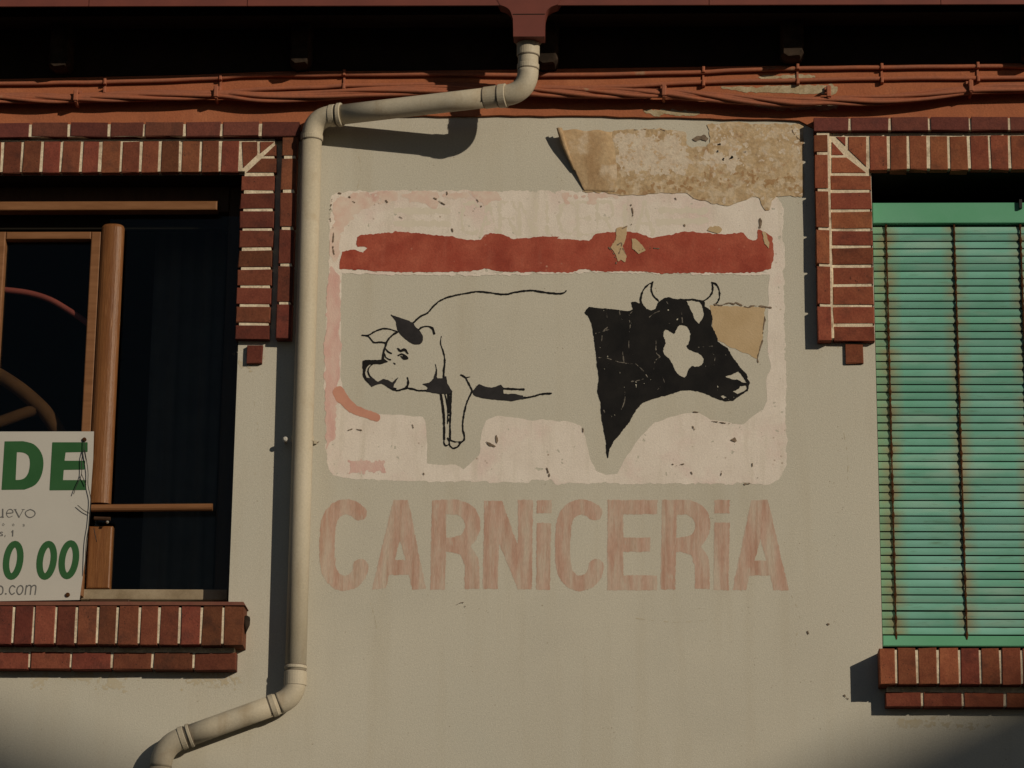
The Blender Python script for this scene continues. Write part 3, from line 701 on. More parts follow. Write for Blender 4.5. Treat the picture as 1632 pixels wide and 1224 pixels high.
for cx in chx:
    m = MB(); r = random.Random(int(cx*1000))
    for i in range(NS+1):
        z = zb+i*pitch
        w = .0028+r.uniform(0, .0034)
        m.tube([(cx+r.uniform(-.001, .001), BD-.006, z-pitch*.62), (cx, BD-.0075, z), (cx+r.uniform(-.001, .001), BD-.006, z+pitch*.5)], [.0022, w, .0022], 6)
    m.build('chain', M['rust'], blind)
m = MB(); c = P(1625, 331, -BD); m.box((c.x-.005, BD-.034, c.z-.012), (c.x+.005, BD-.014, c.z+.02)); m.build('catch', M['wire'], blind)

# ---------------------------------------------------------------- gutter with its outlet
gut = thing('gutter', 'red brown metal gutter running along the eaves with a square outlet', 'gutter', (0, -.23, zg))
gf, gb, gh = -.293, -.17, .125
SK = .023                               # the eaves run out a little towards the left
def skew(m): m.v = [(x, y-SK*(1.0-x)*(1 if y < -.05 else 0), z-SK*(1.0-x)*.30) for x, y, z in m.v]; return m
seams = [P(x, 5, .29).x for x in (-350, 147, 397, 1130, 1500, 2000)]
xs = [XA]+seams+[XB]
for a, b in zip(xs[:-1], xs[1:]):
    m = MB(); prof = [(gf, zg), (gf+.006, zg-.001), (gf+.03, zg+.016), (gf+.08, zg+.04), (gb, zg+.052), (gb, zg+gh), (gf, zg+gh)]; k = len(prof)
    for x in (a+.0012, b-.0012): m.v += [(x, y, z) for y, z in prof]
    m.f = [tuple(range(k))[::-1], tuple(range(k, 2*k))]+[(i, (i+1) % k, k+(i+1) % k, k+i)[::-1] for i in range(k)]
    skew(m).build('gutter_length', M['gutter'], gut)
m = MB(); m.tube([(XA, gf-.006, zg+gh), (XB, gf-.006, zg+gh)], .012, 10); skew(m).build('rolled_edge', M['gutter'], gut, smooth=True)
MB().box((XA, gb, zg+.02), (XB, gb+.12, zg+gh+.05)).build('backing_board', M['soffit'], gut)
# funnel outlet
OP = .247
OF = .319
q = [P(x, y, OF) for x, y in [(788, -8)]+crv([(797, 8), (806, 11), (813, 17), (817.5, 30)], 3)+[(818, 58), (868, 58)]+crv([(868.5, 30), (871, 18), (878, 11), (889, 7)], 3)+[(898, -8)]]
MB().prism([(a.x, a.z) for a in q], -OF, -.258).build('outlet', M['gutter'], gut)
a, b = P(817.5, 22, OF+.001), P(868.5, 21, OF+.001)
MB().box((a.x, -OF-.0015, a.z-.003), (b.x, -.26, a.z)).build('outlet_seam', M['soffit'], gut)

# ---------------------------------------------------------------- downpipe
pipe = thing('downpipe', 'cream painted plastic downpipe bending round the left of the faded sign', 'downpipe', P(480, 1100, .05))
R = .0365
def bend(a, b, c, r0, n=10):
    """rounded corner at b between a and c, tangent length r0"""
    u = (a-b).normalized()*r0; w = (c-b).normalized()*r0
    return [b+u*(1-t)**2+w*t*t for t in [k/n for k in range(n+1)]]
PV = .049
A0 = P(842, 62, OP); A1 = P(845, 148, OP-.005)
A2 = P(497, 188, .062); A3 = P(470.5, 1112, PV)
A1 = Vector((A0.x, A1.y, A1.z)); A3 = Vector((P(484.5, 640, PV).x, -PV, A3.z)); A2 = Vector((A3.x, A2.y, A2.z))
A4 = P(258, 1188, .06); A5 = Vector((P(235, 1250, .06).x, -.06, 0.3))
pts_e = bend(A0, A1, A2, .065)
def seg(a, b, name='pipe_length', r=R): MB().tube([a, a.lerp(b, .33), a.lerp(b, .66), b], r, 28).build(name, M['pipe'], pipe, smooth=True)
def elbow(a, b, c, r0): MB().tube(bend(a, b, c, r0, 14), R+.0012, 28).build('elbow', M['pipe'], pipe, smooth=True)
def dirv(a, b): return (b-a).normalized()
elbow(A0, A1, A2, .085); elbow(A1, A2, A3, .075); elbow(A2, A3, A4, .058); elbow(A3, A4, A5, .075)
seg(A0, A1+dirv(A1, A0)*.075); seg(A1+dirv(A1, A2)*.075, A2+dirv(A2, A1)*.065); seg(A2+dirv(A2, A3)*.065, A3+dirv(A3, A2)*.05)
seg(A3+dirv(A3, A4)*.05, A4+dirv(A4, A3)*.065); seg(A4+dirv(A4, A5)*.065, A5)
def collar(c, d, L=.03, r=.0405, ring=True):
    d = d.normalized(); h = L/2
    MB().tube([c-d*h, c-d*(h-.002), c+d*(h-.002), c+d*h], [r-.002, r, r, r-.002], 28).build('collar', M['pipe'], pipe, smooth=False)
    if ring: MB().tube([c+d*(h-.0006), c+d*(h+.0022)], r-.0016, 28).build('joint_line', M['seal'], pipe)
collar(A0+Vector((0, 0, -.004)), A1-A0, .022, .0475); collar(A0.lerp(A1, .2), A1-A0, .05, .041)
collar(A1+dirv(A1, A0)*.098, A1-A0, .02, .0395); collar(A1+dirv(A1, A2)*.092, A2-A1, .028, .0430); collar(A1+dirv(A1, A2)*.135, A2-A1, .05, .0395)
collar(A2+dirv(A2, A1)*.078, A1-A2, .022, .0405); collar(A2+dirv(A2, A1)*.105, A1-A2, .016, .0435, False)
collar(A2+dirv(A2, A3)*.078, A3-A2, .02, .0405)
collar(A3+dirv(A3, A2)*.105, A2-A3, .012, .0395); collar(A3+dirv(A3, A2)*.066, A2-A3, .05, .0395)
collar(A3+dirv(A3, A4)*.078, A4-A3, .02, .0395); collar(A4+dirv(A4, A3)*.075, A3-A4, .02, .0405); collar(A4+dirv(A4, A3)*.10, A3-A4, .012, .042)
def clip(z):
    c = Vector((A3.x, -PV, z)); n = 22; m = MB(); v, f = [], []
    for zz in (z-.009, z+.009):
        for r in (R+.0005, R+.003):
            for i in range(n+1):
                a = math.pi*(-.08)+math.pi*1.16*i/n; v.append((c.x+r*math.cos(a), c.y-r*math.sin(a), zz))
    k = n+1
    for i in range(n): f += [(k+i, k+i+1, 3*k+i+1, 3*k+i), (i, i+1, k+i+1, k+i)[::-1], (2*k+i, 2*k+i+1, 3*k+i+1, 3*k+i)]
    m.add(v, f); m.box((c.x-R-.031, -.049, z-.005), (c.x-R+.002, -.044, z+.005)); m.box((c.x-R-.031, -.0485, z-.0045), (c.x-R-.026, 0, z+.0045)); m.box((c.x+R-.002, -.012, z-.006), (c.x+R+.008, 0, z+.006))
    m.build('pipe_clip', M['pipe'], pipe)
    s = Vector((c.x-R-.0255, -.052, z)); MB().tube([s+Vector((0, .008, 0)), s, s+Vector((0, -.004, 0))], [.009, .009, .005], 10).build('screw', M['board'], pipe)
clip(P(480, 700, PV).z); clip(A3.z-2.6)

# ---------------------------------------------------------------- cables under the eaves
def cable(pts, r, name, label, p, group='painted cables under the eaves', n=10, wob=0):
    q = []
    for i, (x, y) in enumerate(crv(pts, 6)):
        q.append(P(x, y+wob*math.sin(i*.9), p))
    q.sort(key=lambda a: a.x)
    o = MB().tube(q, r, n).build(name, M['cable'], smooth=True); tag(o, label, 'cable', group); return o
BP = .013
cable([(-300, 137), (0, 133.5), (100, 132), (170, 131), (280, 127.5), (352, 124), (407, 120), (486, 120), (560, 119), (700, 118.5), (870, 120), (1000, 118), (1120, 115), (1189, 111.5), (1300, 109), (1380, 108), (1470, 107), (1570, 106), (1700, 107), (1950, 108)], .0082, 'cable', 'uppermost of the painted cables, straight and clipped just under the eave shadow', BP+.010, wob=.25)
cable([(-300, 160), (-100, 157), (0, 154.5), (125, 152), (230, 147), (345, 147.5), (420, 142), (500, 139.5), (560, 136.5), (707, 135), (870, 139), (926, 140), (1011, 137), (1120, 131), (1220, 129), (1380, 126), (1470, 125), (1632, 124), (1950, 122)], .0082, 'cable', 'second painted cable from the top, just below the uppermost one', BP+.008, wob=.3)
bundle = [(-300, 160), (-100, 159), (0, 158), (125, 159), (240, 155.5), (345, 153.5), (420, 157.5), (500, 155), (600, 149), (760, 146), (870, 150), (960, 152), (1055, 153), (1120, 157), (1200, 163), (1260, 166), (1318, 164), (1400, 163), (1470, 157), (1545, 148), (1632, 143.5), (1800, 140), (1950, 142)]
bc = crv(bundle, 8)
for k in range(6):
    q = []
    for i, (x, y) in enumerate(bc):
        a = x*.0105+k*math.pi*.4+.8*math.sin(x*.006); near = 6.0+1.2*math.sin(x*.013+k)
        if k == 5: near = .6
        for cxx in (125, 345, 1055, 1318, 1545):
            near *= 1-.3*math.exp(-((x-cxx)/30)**2)
        q.append(P(x, y-3+near*math.sin(a), .055+near/450*math.cos(a)))
    o = MB().tube(q, .0070 if k < 5 else .0150, 8).build('cable', M['cable'], smooth=True)
    tag(o, ('painted cable twisted into the sagging bundle under the eaves'), 'cable', 'cables twisted into the sagging bundle')
def small_clip(x, y, span, p, lab):
    a, b = P(x, y-span/2, p+.009), P(x, y+span/2, p+.009)
    m = MB().box((a.x-.0035, -.019, b.z+.012), (a.x+.0035, -.011, a.z-.014)); m.bbox((a.x-.0055, -.036, a.z-.024), (a.x+.0055, -.012, a.z-.001), .003); m.bbox((a.x-.0055, -.034, b.z+.002), (a.x+.0055, -.012, b.z+.024), .003)
    tag(m.build('cable_clip', M['cable']), lab, 'clip', 'clips on the two upper cables')
where = {168: 'third from the left, above the brick corner window', }
clips2 = [(168, 138, 24, 'painted cable clip on the upper cables, leftmost one'), (352, 134, 30, 'painted cable clip on the upper cables, between the two left beam shadows'), (549, 128, 32, 'painted cable clip on the upper cables just above the pipe bend'),
          (1121, 123, 32, 'painted cable clip on the upper cables, first right of the gutter outlet'), (1271, 119, 34, 'painted cable clip on the upper cables below the right beam end'), (1405, 118, 32, 'painted cable clip on the upper cables above the green blind'), (1558, 116, 32, 'painted cable clip on the upper cables, rightmost one')]
for x, y, s_, lab in clips2: small_clip(x, y, s_, BP, lab)
def hook(x, y, lab):
    m = MB(); c = P(x, y, .045)
    m.bbox((c.x-.008, -.082, c.z-.018), (c.x+.008, -.070, c.z+.024), .003); m.tube([(c.x, -.076, c.z+.022), (c.x, -.04, c.z+.03), (c.x, -.01, c.z+.03)], .006, 8)
    m.tube([(c.x, -.076, c.z-.016), (c.x, -.035, c.z-.022), (c.x, -.012, c.z-.018)], .006, 8)
    m.box((c.x-.011, -.022, c.z+.018), (c.x+.011, -.011, c.z+.042))
    tag(m.build('cable_hook', M['cable']), lab, 'hook', 'hooks carrying the cable bundle')
hook(123, 158, 'painted hook carrying the cable bundle, leftmost one'); hook(346, 152, 'painted hook carrying the cable bundle above the left window corner'); hook(1058, 150, 'painted hook carrying the cable bundle above the peeling plaster')
hook(1320, 152, 'painted hook carrying the cable bundle above the right brick corner'); hook(1546, 143, 'painted hook carrying the cable bundle above the green blind')

# ================================================================== THE PAINTED BUTCHER'S SIGN
sign = thing('painted_sign', 'faded butcher sign with a pig and a cow head painted on the wall', 'sign', P(885, 770, 0))
L0 = .0004
za = lambda pts: Z(4.08, 500, 180, pts)
zb_ = lambda pts: Z(3.709, 860, 180, pts)
zp = lambda pts: Z(4.08, 510, 430, pts)
zc = lambda pts: Z(3.947, 900, 430, pts)
zl = lambda pts: Z(3.825, 500, 640, pts)
zr = lambda pts: Z(3.824, 860, 640, pts)
outer = poly([(527, 318), (534, 306), (640, 303), (780, 304), (900, 305), (1060, 302), (1235, 310), (1246, 325), (1250, 400), (1252, 600), (1254, 740), (1247, 757), (1230, 771), (1100, 772), (990, 771), (884, 771), (878, 765), (846, 764), (842, 769), (700, 768), (560, 764), (530, 755), (521, 740), (517, 600), (522, 450)])
inner = poly([(545, 436), (800, 434), (1000, 431), (1226, 434), (1224, 500), (1223, 560), (1228, 585), (1221, 610), (1222, 640)]+zr([(1360, 50), (1290, 100), (1240, 140), (1180, 135), (1040, 110), (960, 65), (850, 80), (700, 125), (600, 230), (520, 350), (470, 440), (400, 450), (340, 420), (310, 350), (280, 220), (250, 150), (200, 125), (0, 110)])+
             zl([(1330, 115), (1120, 85), (1050, 120), (1020, 200), (1015, 310), (990, 350), (915, 415), (870, 390), (690, 380), (695, 260), (680, 120), (665, 92), (410, 75)])+[(600, 662), (560, 645), (548, 628), (543, 600), (543, 500)])
def panel_f(X, Y):
    o = outer(X, Y)+rag(X, Y, 2.2, 14, 1)+rag(X, Y, 1.0, 4, 3)
    i = inner(X, Y)+rag(X, Y, 1.2, 12, 2)
    holes = rag(X, Y, 1.0, 9, 4)+rag(X, Y, .5, 3, 5)-1.22      # tiny flakes gone
    return np.minimum(np.minimum(o, -i), -holes*8)
paint('white_panel', panel_f, (505, 292, 1268, 785), L0, M['panel'], sign, res=1.5)
# pink stains: left strip, upper left corner, lower left dab
paint('pink_strip', lambda X, Y: np.minimum(poly([(527, 420), (541, 440), (543, 560), (538, 625), (534, 700), (520, 715), (517, 600), (520, 470)])(X, Y)+rag(X, Y, 3, 12, 2), 9), (508, 405, 556, 730), L0*2, M['pink'], sign, res=1.2)
paint('pink_wash', lambda X, Y: np.minimum(outer(X, Y)-1, union(poly([(524, 305), (600, 303), (790, 304), (800, 318), (770, 322), (720, 318), (690, 330), (650, 318), (610, 322), (585, 335), (565, 350), (550, 375), (545, 420), (525, 430)]), poly([(900, 308), (950, 304), (980, 312), (940, 322), (905, 318)]))(X, Y)+rag(X, Y, 8, 22, 3)+rag(X, Y, 4, 6, 5)-2), (510, 296, 1000, 445), L0*2, M['pinkwash'], sign, res=1.3)
paint('pink_dab', rough_edge(poly([(557, 735), (613, 735), (612, 752), (558, 753)]), 3.5, 5, 4), (548, 728, 622, 760), L0*2, M['pink'], sign, res=1.0)
paint('salmon_daub', rough_edge(stroke([(540, 626), (550, 640), (570, 655), (600, 665)], 20, 12), 1.0, 8), (520, 605, 622, 685), L0*3, M['salmon'], sign, res=1.1)
# ghost of older lettering above the stripe
def gl(x, kind):
    a, b, w = 322, 374, 6
    S = lambda pts: stroke([(x+u*26, a+v*(b-a)) for u, v in pts], w, sm=1)
    return {'C': S([(1, .12), (.7, 0), (.2, .1), (0, .5), (.2, .9), (.7, 1), (1, .88)]), 'A': union(S([(0, 1), (.5, 0), (1, 1)]), S([(.2, .65), (.8, .65)])), 'R': union(S([(0, 1), (0, 0), (.8, 0), (1, .25), (.8, .5), (0, .5)]), S([(.5, .5), (1, 1)])),
            'N': S([(0, 1), (0, 0), (1, 1), (1, 0)]), 'I': S([(.5, 0), (.5, 1)]), 'E': union(S([(1, 0), (0, 0), (0, 1), (1, 1)]), S([(0, .5), (.8, .5)]))}[kind]
gf_ = union(*[gl(735+i*31, c) for i, c in enumerate('CARNICERIA')], stroke([(632, 336), (712, 336)], 11, sm=1), stroke([(630, 356), (714, 356)], 11, sm=1), stroke([(1052, 336), (1125, 336)], 10, sm=1), stroke([(1050, 354), (1125, 352)], 10, sm=1))
paint('ghost_lettering', lambda X, Y: gf_(X, Y)+rag(X, Y, 2.0, 7, 2)+rag(X, Y, 1.5, 3, 4)-.6, (620, 312, 1140, 384), L0*1.4, M['ghost'], sign, res=1.2)
# red stripe
stripe = poly(za([(170, 1012), (168, 965), (185, 905), (240, 885), (285, 895), (320, 908), (345, 880), (330, 868), (290, 868), (276, 850), (282, 805), (300, 792), (400, 785), (500, 780), (530, 770), (650, 778), (780, 795), (905, 800), (925, 815), (1010, 826), (1085, 826), (1110, 795), (1150, 782), (1230, 790), (1300, 820), (1400, 815), (1470, 800), (1600, 806)])+
              zb_([(100, 741), (290, 755), (330, 715), (450, 700), (580, 705), (650, 738), (750, 725), (830, 705), (900, 700), (1000, 712), (1100, 718), (1205, 705), (1230, 742), (1262, 757), (1285, 740), (1290, 688), (1330, 702), (1378, 730), (1385, 850), (1370, 920), (1300, 942), (1100, 947), (880, 945), (720, 950), (660, 940), (560, 935), (430, 940), (310, 936), (275, 922), (230, 928), (195, 944), (0, 940)])+
              za([(1400, 1036), (1200, 1030), (1110, 1012), (1000, 1030), (800, 1037), (550, 1035), (350, 1025)]))
paint('red_stripe', rough_edge(stripe, 1.1, 5, 3), (530, 360, 1245, 448), L0*3, M['red'], sign, res=1.1)
# thin pale edge left of the stripe's lower border
paint('stripe_edge', rough_edge(stroke([(546, 434), (640, 436), (760, 437), (860, 435), (960, 432), (1040, 434), (1225, 436)], 4.2), 1.8, 7, 2), (538, 425, 1236, 445), L0*2.5, M['panel'], sign, res=1.1)

# pig
w = 2.55
pig = union(stroke(zp([(606, 345), (650, 305), (700, 280), (740, 235), (790, 195), (860, 170), (940, 155), (1020, 142), (1100, 148), (1200, 160), (1270, 145), (1370, 134), (1450, 145), (1540, 155), (1585, 150), (1600, 138)]), 2.6, 2.9),
    stroke(zp([(640, 392), (665, 372), (705, 368), (732, 382), (744, 415)]), 2.2, 3.6),
    stroke(zp([(500, 400), (450, 385), (405, 383), (350, 405), (318, 425), (276, 425)]), 2.4), stroke(zp([(298, 428), (322, 438), (350, 472), (395, 470), (432, 477)]), 2.6),
    stroke(zp([(505, 403), (470, 425), (440, 460), (425, 500), (412, 550), (408, 595)]), 2.8, 3.2), stroke(zp([(425, 510), (440, 530), (465, 545)]), 2.2), stroke(zp([(418, 545), (430, 570), (460, 585)]), 2.2),
    poly(zp([(440, 598), (412, 572), (404, 584), (350, 586), (300, 584), (278, 592), (276, 640), (284, 650), (298, 650), (304, 632), (322, 618), (350, 614), (400, 614)])), stroke(zp([(290, 600), (292, 640), (286, 680), (302, 712), (335, 745)]), 4.0, 5.0), stroke(zp([(345, 612), (322, 632), (312, 662), (326, 692), (345, 708)]), 2.2),
    stroke(zp([(440, 758), (500, 785), (560, 770), (610, 776), (640, 785), (700, 785)]), 2.8), stroke(zp([(480, 770), (495, 772)]), 2.2, sm=1),
    stroke(zp([(750, 612), (758, 650), (752, 700)]), 1.6, 3), stroke(zp([(790, 432), (785, 480), (805, 540), (812, 600), (804, 680), (815, 740), (845, 795)]), 1.6, 3.6),
    stroke(zp([(785, 800), (800, 900), (808, 1000), (808, 1100)]), 3.6, 3.8), stroke(zp([(812, 800), (832, 900), (830, 1000)]), 2.6, 1.8), stroke(zp([(852, 795), (850, 900), (846, 1000), (848, 1095)]), 3.2, 2.6),
    stroke(zp([(835, 800), (838, 950)]), 4.5, 1.5, sm=1),
    stroke(zp([(812, 1088), (806, 1120), (816, 1142), (836, 1138), (842, 1118), (830, 1095)]), 2.3), stroke(zp([(848, 1095), (842, 1135), (865, 1160), (895, 1150), (912, 1120), (880, 1118), (848, 1108)]), 2.5),
    stroke(zp([(905, 1125), (935, 1110), (938, 1075), (928, 1030), (935, 950), (950, 880), (970, 830), (992, 788)]), 2.6), stroke(zp([(992, 788), (965, 735), (945, 700), (918, 683)]), 2.6, 2.6), stroke(zp([(950, 702), (976, 696)]), 2.4, 1.6, sm=1),
    stroke(zp([(1190, 772), (1325, 778)]), 3.2, sm=1), stroke(zp([(1300, 836), (1380, 825), (1440, 808), (1503, 805)]), 3.0, 2.8),
    poly(zp([(498, 508), (516, 508), (524, 518), (545, 510), (562, 518), (578, 546), (570, 550), (550, 526), (524, 536), (510, 526)])), stroke(zp([(510, 556), (535, 548), (560, 560), (570, 577), (545, 580), (528, 562)]), 2.6), stroke(zp([(545, 562), (552, 572)]), 4.5, sm=1), stroke(zp([(478, 603), (488, 612)]), 1.6, sm=1),
    stroke(zp([(568, 700), (575, 735), (562, 768)]), 2.0, 4.5))
pig_dark = union(poly(crv(zp([(456, 288), (492, 303), (540, 318), (602, 342), (625, 375), (657, 405), (670, 442), (660, 475), (630, 487), (590, 475), (545, 440), (515, 405), (498, 370), (492, 330)]), 3, True)),
    poly(zp([(300, 702), (345, 703), (375, 728), (410, 710), (440, 718), (470, 730), (512, 697), (482, 745), (477, 775), (440, 762), (400, 740), (365, 747), (335, 762)])),
    poly(zp([(668, 742), (710, 735), (740, 705), (748, 670), (765, 705), (800, 706), (820, 690), (830, 740), (862, 792), (840, 806), (780, 805), (690, 792), (702, 765)])),
    poly(zp([(988, 790), (1035, 743), (1075, 760), (1120, 766), (1178, 746), (1192, 765), (1192, 806), (1260, 806), (1322, 816), (1326, 840), (1250, 852), (1150, 847), (1050, 832), (1000, 817)])))
paint('pig_outline', lambda X, Y: np.minimum(pig(X, Y)+rag(X, Y, .45, 5, 5)+rag(X, Y, .3, 2, 2), 1.35-np.abs(rag(X, Y, 1, 7, 6))*1.0+.2), (570, 455, 910, 722), L0*4, M['black'], sign, res=.8)
paint('pig_shading', rough_edge(pig_dark, .5, 5, 3), (570, 495, 850, 645), L0*4.5, M['slate'], sign, res=.9)
# pale mud patch beside the cow, then the cow head
paint('tan_patch', rough_edge(poly(zc([(915, 226), (1258, 235), (1256, 300), (1246, 430), (1212, 560), (1150, 530), (1050, 490), (1000, 460), (940, 430), (925, 330)])), 1.0, 6), (1120, 478, 1228, 580), L0*2, M['tan2'], sign, res=1.1)
paint('patch_edge', union(rough_edge(stroke(zc([(940, 215), (980, 222), (1030, 208), (1065, 218), (1075, 206), (1110, 222), (1150, 236), (1180, 226), (1220, 228), (1300, 238)]), 1.9), .9, 4), rough_edge(stroke(zc([(1252, 250), (1260, 310), (1248, 380), (1246, 440), (1225, 510), (1212, 570), (1232, 595)]), 1.3), .9, 5, 2)), (1130, 474, 1236, 590), L0*5, M['chip'], sign, res=.9)
cowo = poly(zc([(122, 268), (152, 234), (200, 240), (300, 246), (395, 262), (428, 247), (418, 205), (442, 200), (482, 215), (508, 242), (545, 256), (572, 246), (585, 205), (620, 180), (650, 171), (700, 184), (755, 182), (800, 180), (850, 190), (886, 200), (880, 230), (905, 245), (920, 258), (930, 310), (925, 355), (950, 400), (966, 452), (990, 470), (1025, 492), (1052, 542), (1102, 612), (1142, 652), (1164, 710), (1152, 760), (1102, 792), (1062, 824), (1010, 827), (960, 812), (900, 785), (850, 766), (780, 757), (740, 757), (690, 775), (620, 796), (540, 816), (488, 838), (450, 882), (410, 952), (350, 1032), (310, 1077), (285, 1122), (272, 1192), (260, 1150), (260, 1080), (240, 980), (228, 900), (225, 830), (203, 760), (215, 690), (203, 600), (193, 500), (183, 420), (168, 330), (148, 290)]))
cow_w = [poly(crv(zc(q), 2, True)) for q in ([(625, 385), (650, 378), (692, 402), (712, 358), (740, 347), (775, 360), (792, 400), (785, 450), (775, 488), (800, 508), (832, 520), (866, 540), (875, 580), (842, 610), (800, 605), (775, 640), (755, 678), (720, 662), (700, 640), (680, 600), (655, 555), (625, 530), (622, 490), (637, 460), (622, 420)],)]
cow_w += [poly(zc(q)) for q in ([(764, 194), (800, 191), (850, 200), (866, 222), (878, 280), (868, 310), (845, 342), (820, 310), (798, 262)], [(1010, 672), (1060, 655), (1095, 637), (1120, 668), (1146, 712), (1112, 706), (1090, 690), (1060, 690)],
          [(1055, 766), (1095, 747), (1105, 730), (1143, 728), (1146, 745), (1128, 764), (1085, 782)], [(980, 795), (1000, 788), (1022, 800), (1000, 809)], [(546, 250), (560, 225), (576, 215), (572, 246)])]
horns = union(stroke(zc([(557, 76), (520, 97), (490, 137), (478, 182), (485, 215), (508, 243)]), 2.2, 2.8), stroke(zc([(553, 76), (545, 122), (560, 165), (592, 196)]), 3.0, 2.6), stroke(zc([(928, 80), (932, 130), (915, 165), (880, 192), (862, 198)]), 2.6, 2.4), stroke(zc([(928, 80), (958, 95), (975, 140), (970, 190), (945, 222)]), 2.6, 2.4),
              stroke(zc([(775, 480), (790, 498), (808, 495)]), 3.4, sm=2), stroke(zc([(1095, 712), (1150, 716)]), 2.4, sm=1))
cow = union(minus(cowo, *cow_w), horns)
cow_worn = lambda X, Y: np.minimum(cow(X, Y)+rag(X, Y, .55, 4, 6)+rag(X, Y, .35, 1.9, 2), 1.16-rag(X, Y, .85, 6.5, 1)-rag(X, Y, .45, 2.6, 7))
paint('cow_head', cow_worn, (925, 442, 1202, 736), L0*4, M['black'], sign, res=.85)
ck = [[(200, 552), (270, 556), (340, 580), (430, 592)], [(430, 258), (405, 290), (412, 350), (402, 420), (405, 500)], [(268, 362), (240, 390), (232, 450)], [(520, 310), (560, 275), (610, 255)], [(420, 702), (480, 692), (530, 662)], [(610, 655), (628, 710)], [(378, 770), (376, 830), (350, 890)],
      [(575, 440), (575, 520), (600, 548), (570, 570), (560, 625)], [(260, 270), (275, 320)], [(345, 265), (350, 300)], [(950, 520), (940, 600)], [(630, 320), (660, 340)], [(735, 270), (740, 330)], [(360, 480), (375, 600)], [(600, 735), (580, 760)], [(245, 880), (255, 905)], [(840, 488), (930, 480)], [(445, 590), (500, 640)], [(195, 400), (290, 372)], [(640, 200), (650, 215)]]
paint('crack', union(*[lambda X, Y, s_=stroke(zc(q), 1.0, .5): s_(X, Y)+rag(X, Y, .8, 3.5, 4)-.1 for q in ck]), (940, 480, 1145, 670), L0*5.2, M['crack'], sign, res=.75)

# word painted below
word = thing('painted_lettering', 'word CARNiCERiA in faded salmon capitals painted under the animal sign', 'lettering', P(880, 941, 0))
C_ = lambda dx: stroke([(x+dx, y) for x, y in zl([(278, 678), (240, 652), (185, 643), (128, 670), (92, 735), (82, 850), (82, 940), (92, 1030), (132, 1088), (180, 1108), (240, 1092), (275, 1050), (286, 1005)])], 24.5, sm=3)
def shp(fn, out, holes=(), dx=0, sx=1): 
    g = lambda q: [(fx+dx, fy) for fx, fy in fn(q)]
    return minus(poly(g(out)), *[poly(g(h)) for h in holes]) if holes else poly(g(out))
A_o, A_h = [(485, 600), (575, 600), (600, 720), (640, 930), (685, 1142), (600, 1146), (580, 1057), (460, 1057), (440, 1140), (355, 1146)], [(525, 845), (495, 965), (560, 965)]
R_o = crv([(880, 598), (960, 630), (1005, 690), (1015, 770), (990, 840), (955, 882)], 3)+crv([(955, 882), (1000, 950), (1010, 1030), (1010, 1142)], 3)+[(920, 1142), (920, 1000), (895, 935), (840, 917), (805, 917), (800, 1146), (710, 1146), (720, 600)]
R_h = crv([(808, 687), (870, 691), (915, 722), (920, 770), (900, 810), (850, 826), (808, 830)], 2)
lets = [C_(0), shp(zl, A_o, [A_h]), shp(zl, R_o, [R_h]), shp(zl, [(1040, 604), (1148, 606), (1245, 880), (1245, 600), (1336, 600), (1330, 1144), (1245, 1144), (1128, 860), (1122, 1142), (1030, 1142)]),
        (shp(zl, [(1360, 600), (1450, 600), (1448, 680), (1360, 680)]), shp(zl, [(1360, 740), (1448, 740), (1440, 1148), (1355, 1148)])), C_(375.5),
        shp(zr, [(415, 600), (718, 600), (715, 686), (510, 686), (510, 828), (675, 828), (675, 916), (510, 916), (510, 1060), (715, 1060), (718, 1150), (412, 1150)]), shp(zl, R_o, [R_h], 367),
        (shp(zr, [(1066, 600), (1158, 598), (1156, 682), (1064, 680)]), shp(zr, [(1064, 738), (1158, 738), (1152, 1150), (1060, 1150)])), shp(zr, [(1290, 600), (1390, 600), (1425, 740), (1470, 940), (1520, 1150), (1425, 1150), (1405, 1060), (1280, 1060), (1260, 1150), (1175, 1150)], [[(1345, 840), (1312, 968), (1382, 968)]])]
bbs = [(500, 590), (588, 684), (680, 768), (764, 852), (850, 882), (880, 970), (964, 1052), (1048, 1136), (1132, 1166), (1162, 1262)]
for f_, (a, b) in zip(lets, bbs):
    par, nm = word, 'letter'
    for f1 in (f_[::-1] if isinstance(f_, tuple) else (f_,)):            # the stem first, then the dot of an i as its sub-part
        fld = lambda X, Y, f1=f1: f1(X, Y)+rag(X, Y, .6, 5, 2)+rag(X, Y, .5, 2, 5)
        par = paint(nm, fld, (a, 786, b, 950), L0, M['letter'], par, res=1.0); nm = 'dot'

# ================================================================== peeling plaster and marks on the wall
tanf = poly(zb_([(250, 465), (300, 400), (440, 110), (520, 100), (600, 95), (700, 92), (800, 100), (862, 110), (866, 180), (900, 205), (990, 200), (1010, 140), (990, 70), (1100, 55), (1250, 62), (1400, 66), (1560, 70), (1560, 490), (1400, 492), (1372, 520), (1362, 580), (1335, 578), (1300, 500), (1262, 488), (1200, 522), (1110, 550), (1060, 540), (980, 522), (905, 508), (875, 470), (780, 472), (640, 482), (480, 487), (400, 472)]))
paint('bare_render', rough_edge(tanf, 1.6, 9, 2), (915, 185, 1290, 345), L0*6, M['tan'], house, res=1.3, label='tan patch of bare render where the paint has peeled off')
M['remnant'] = mat('paint_remnant_paint', (0.60, 0.53, 0.435), (0.55, 0.455, 0.36), 24, 0.95, .8, 120, fine=.16, fscale=110, c3=(0.50, 0.37, 0.24), scale3=30, t3=(.56, .62))
up = poly(zb_([(445, 112), (560, 104), (700, 100), (800, 108), (860, 215), (990, 215), (1180, 190), (1190, 300), (1110, 330), (1000, 325), (970, 240), (900, 235), (880, 340), (780, 390), (600, 380), (500, 360), (470, 280)]))
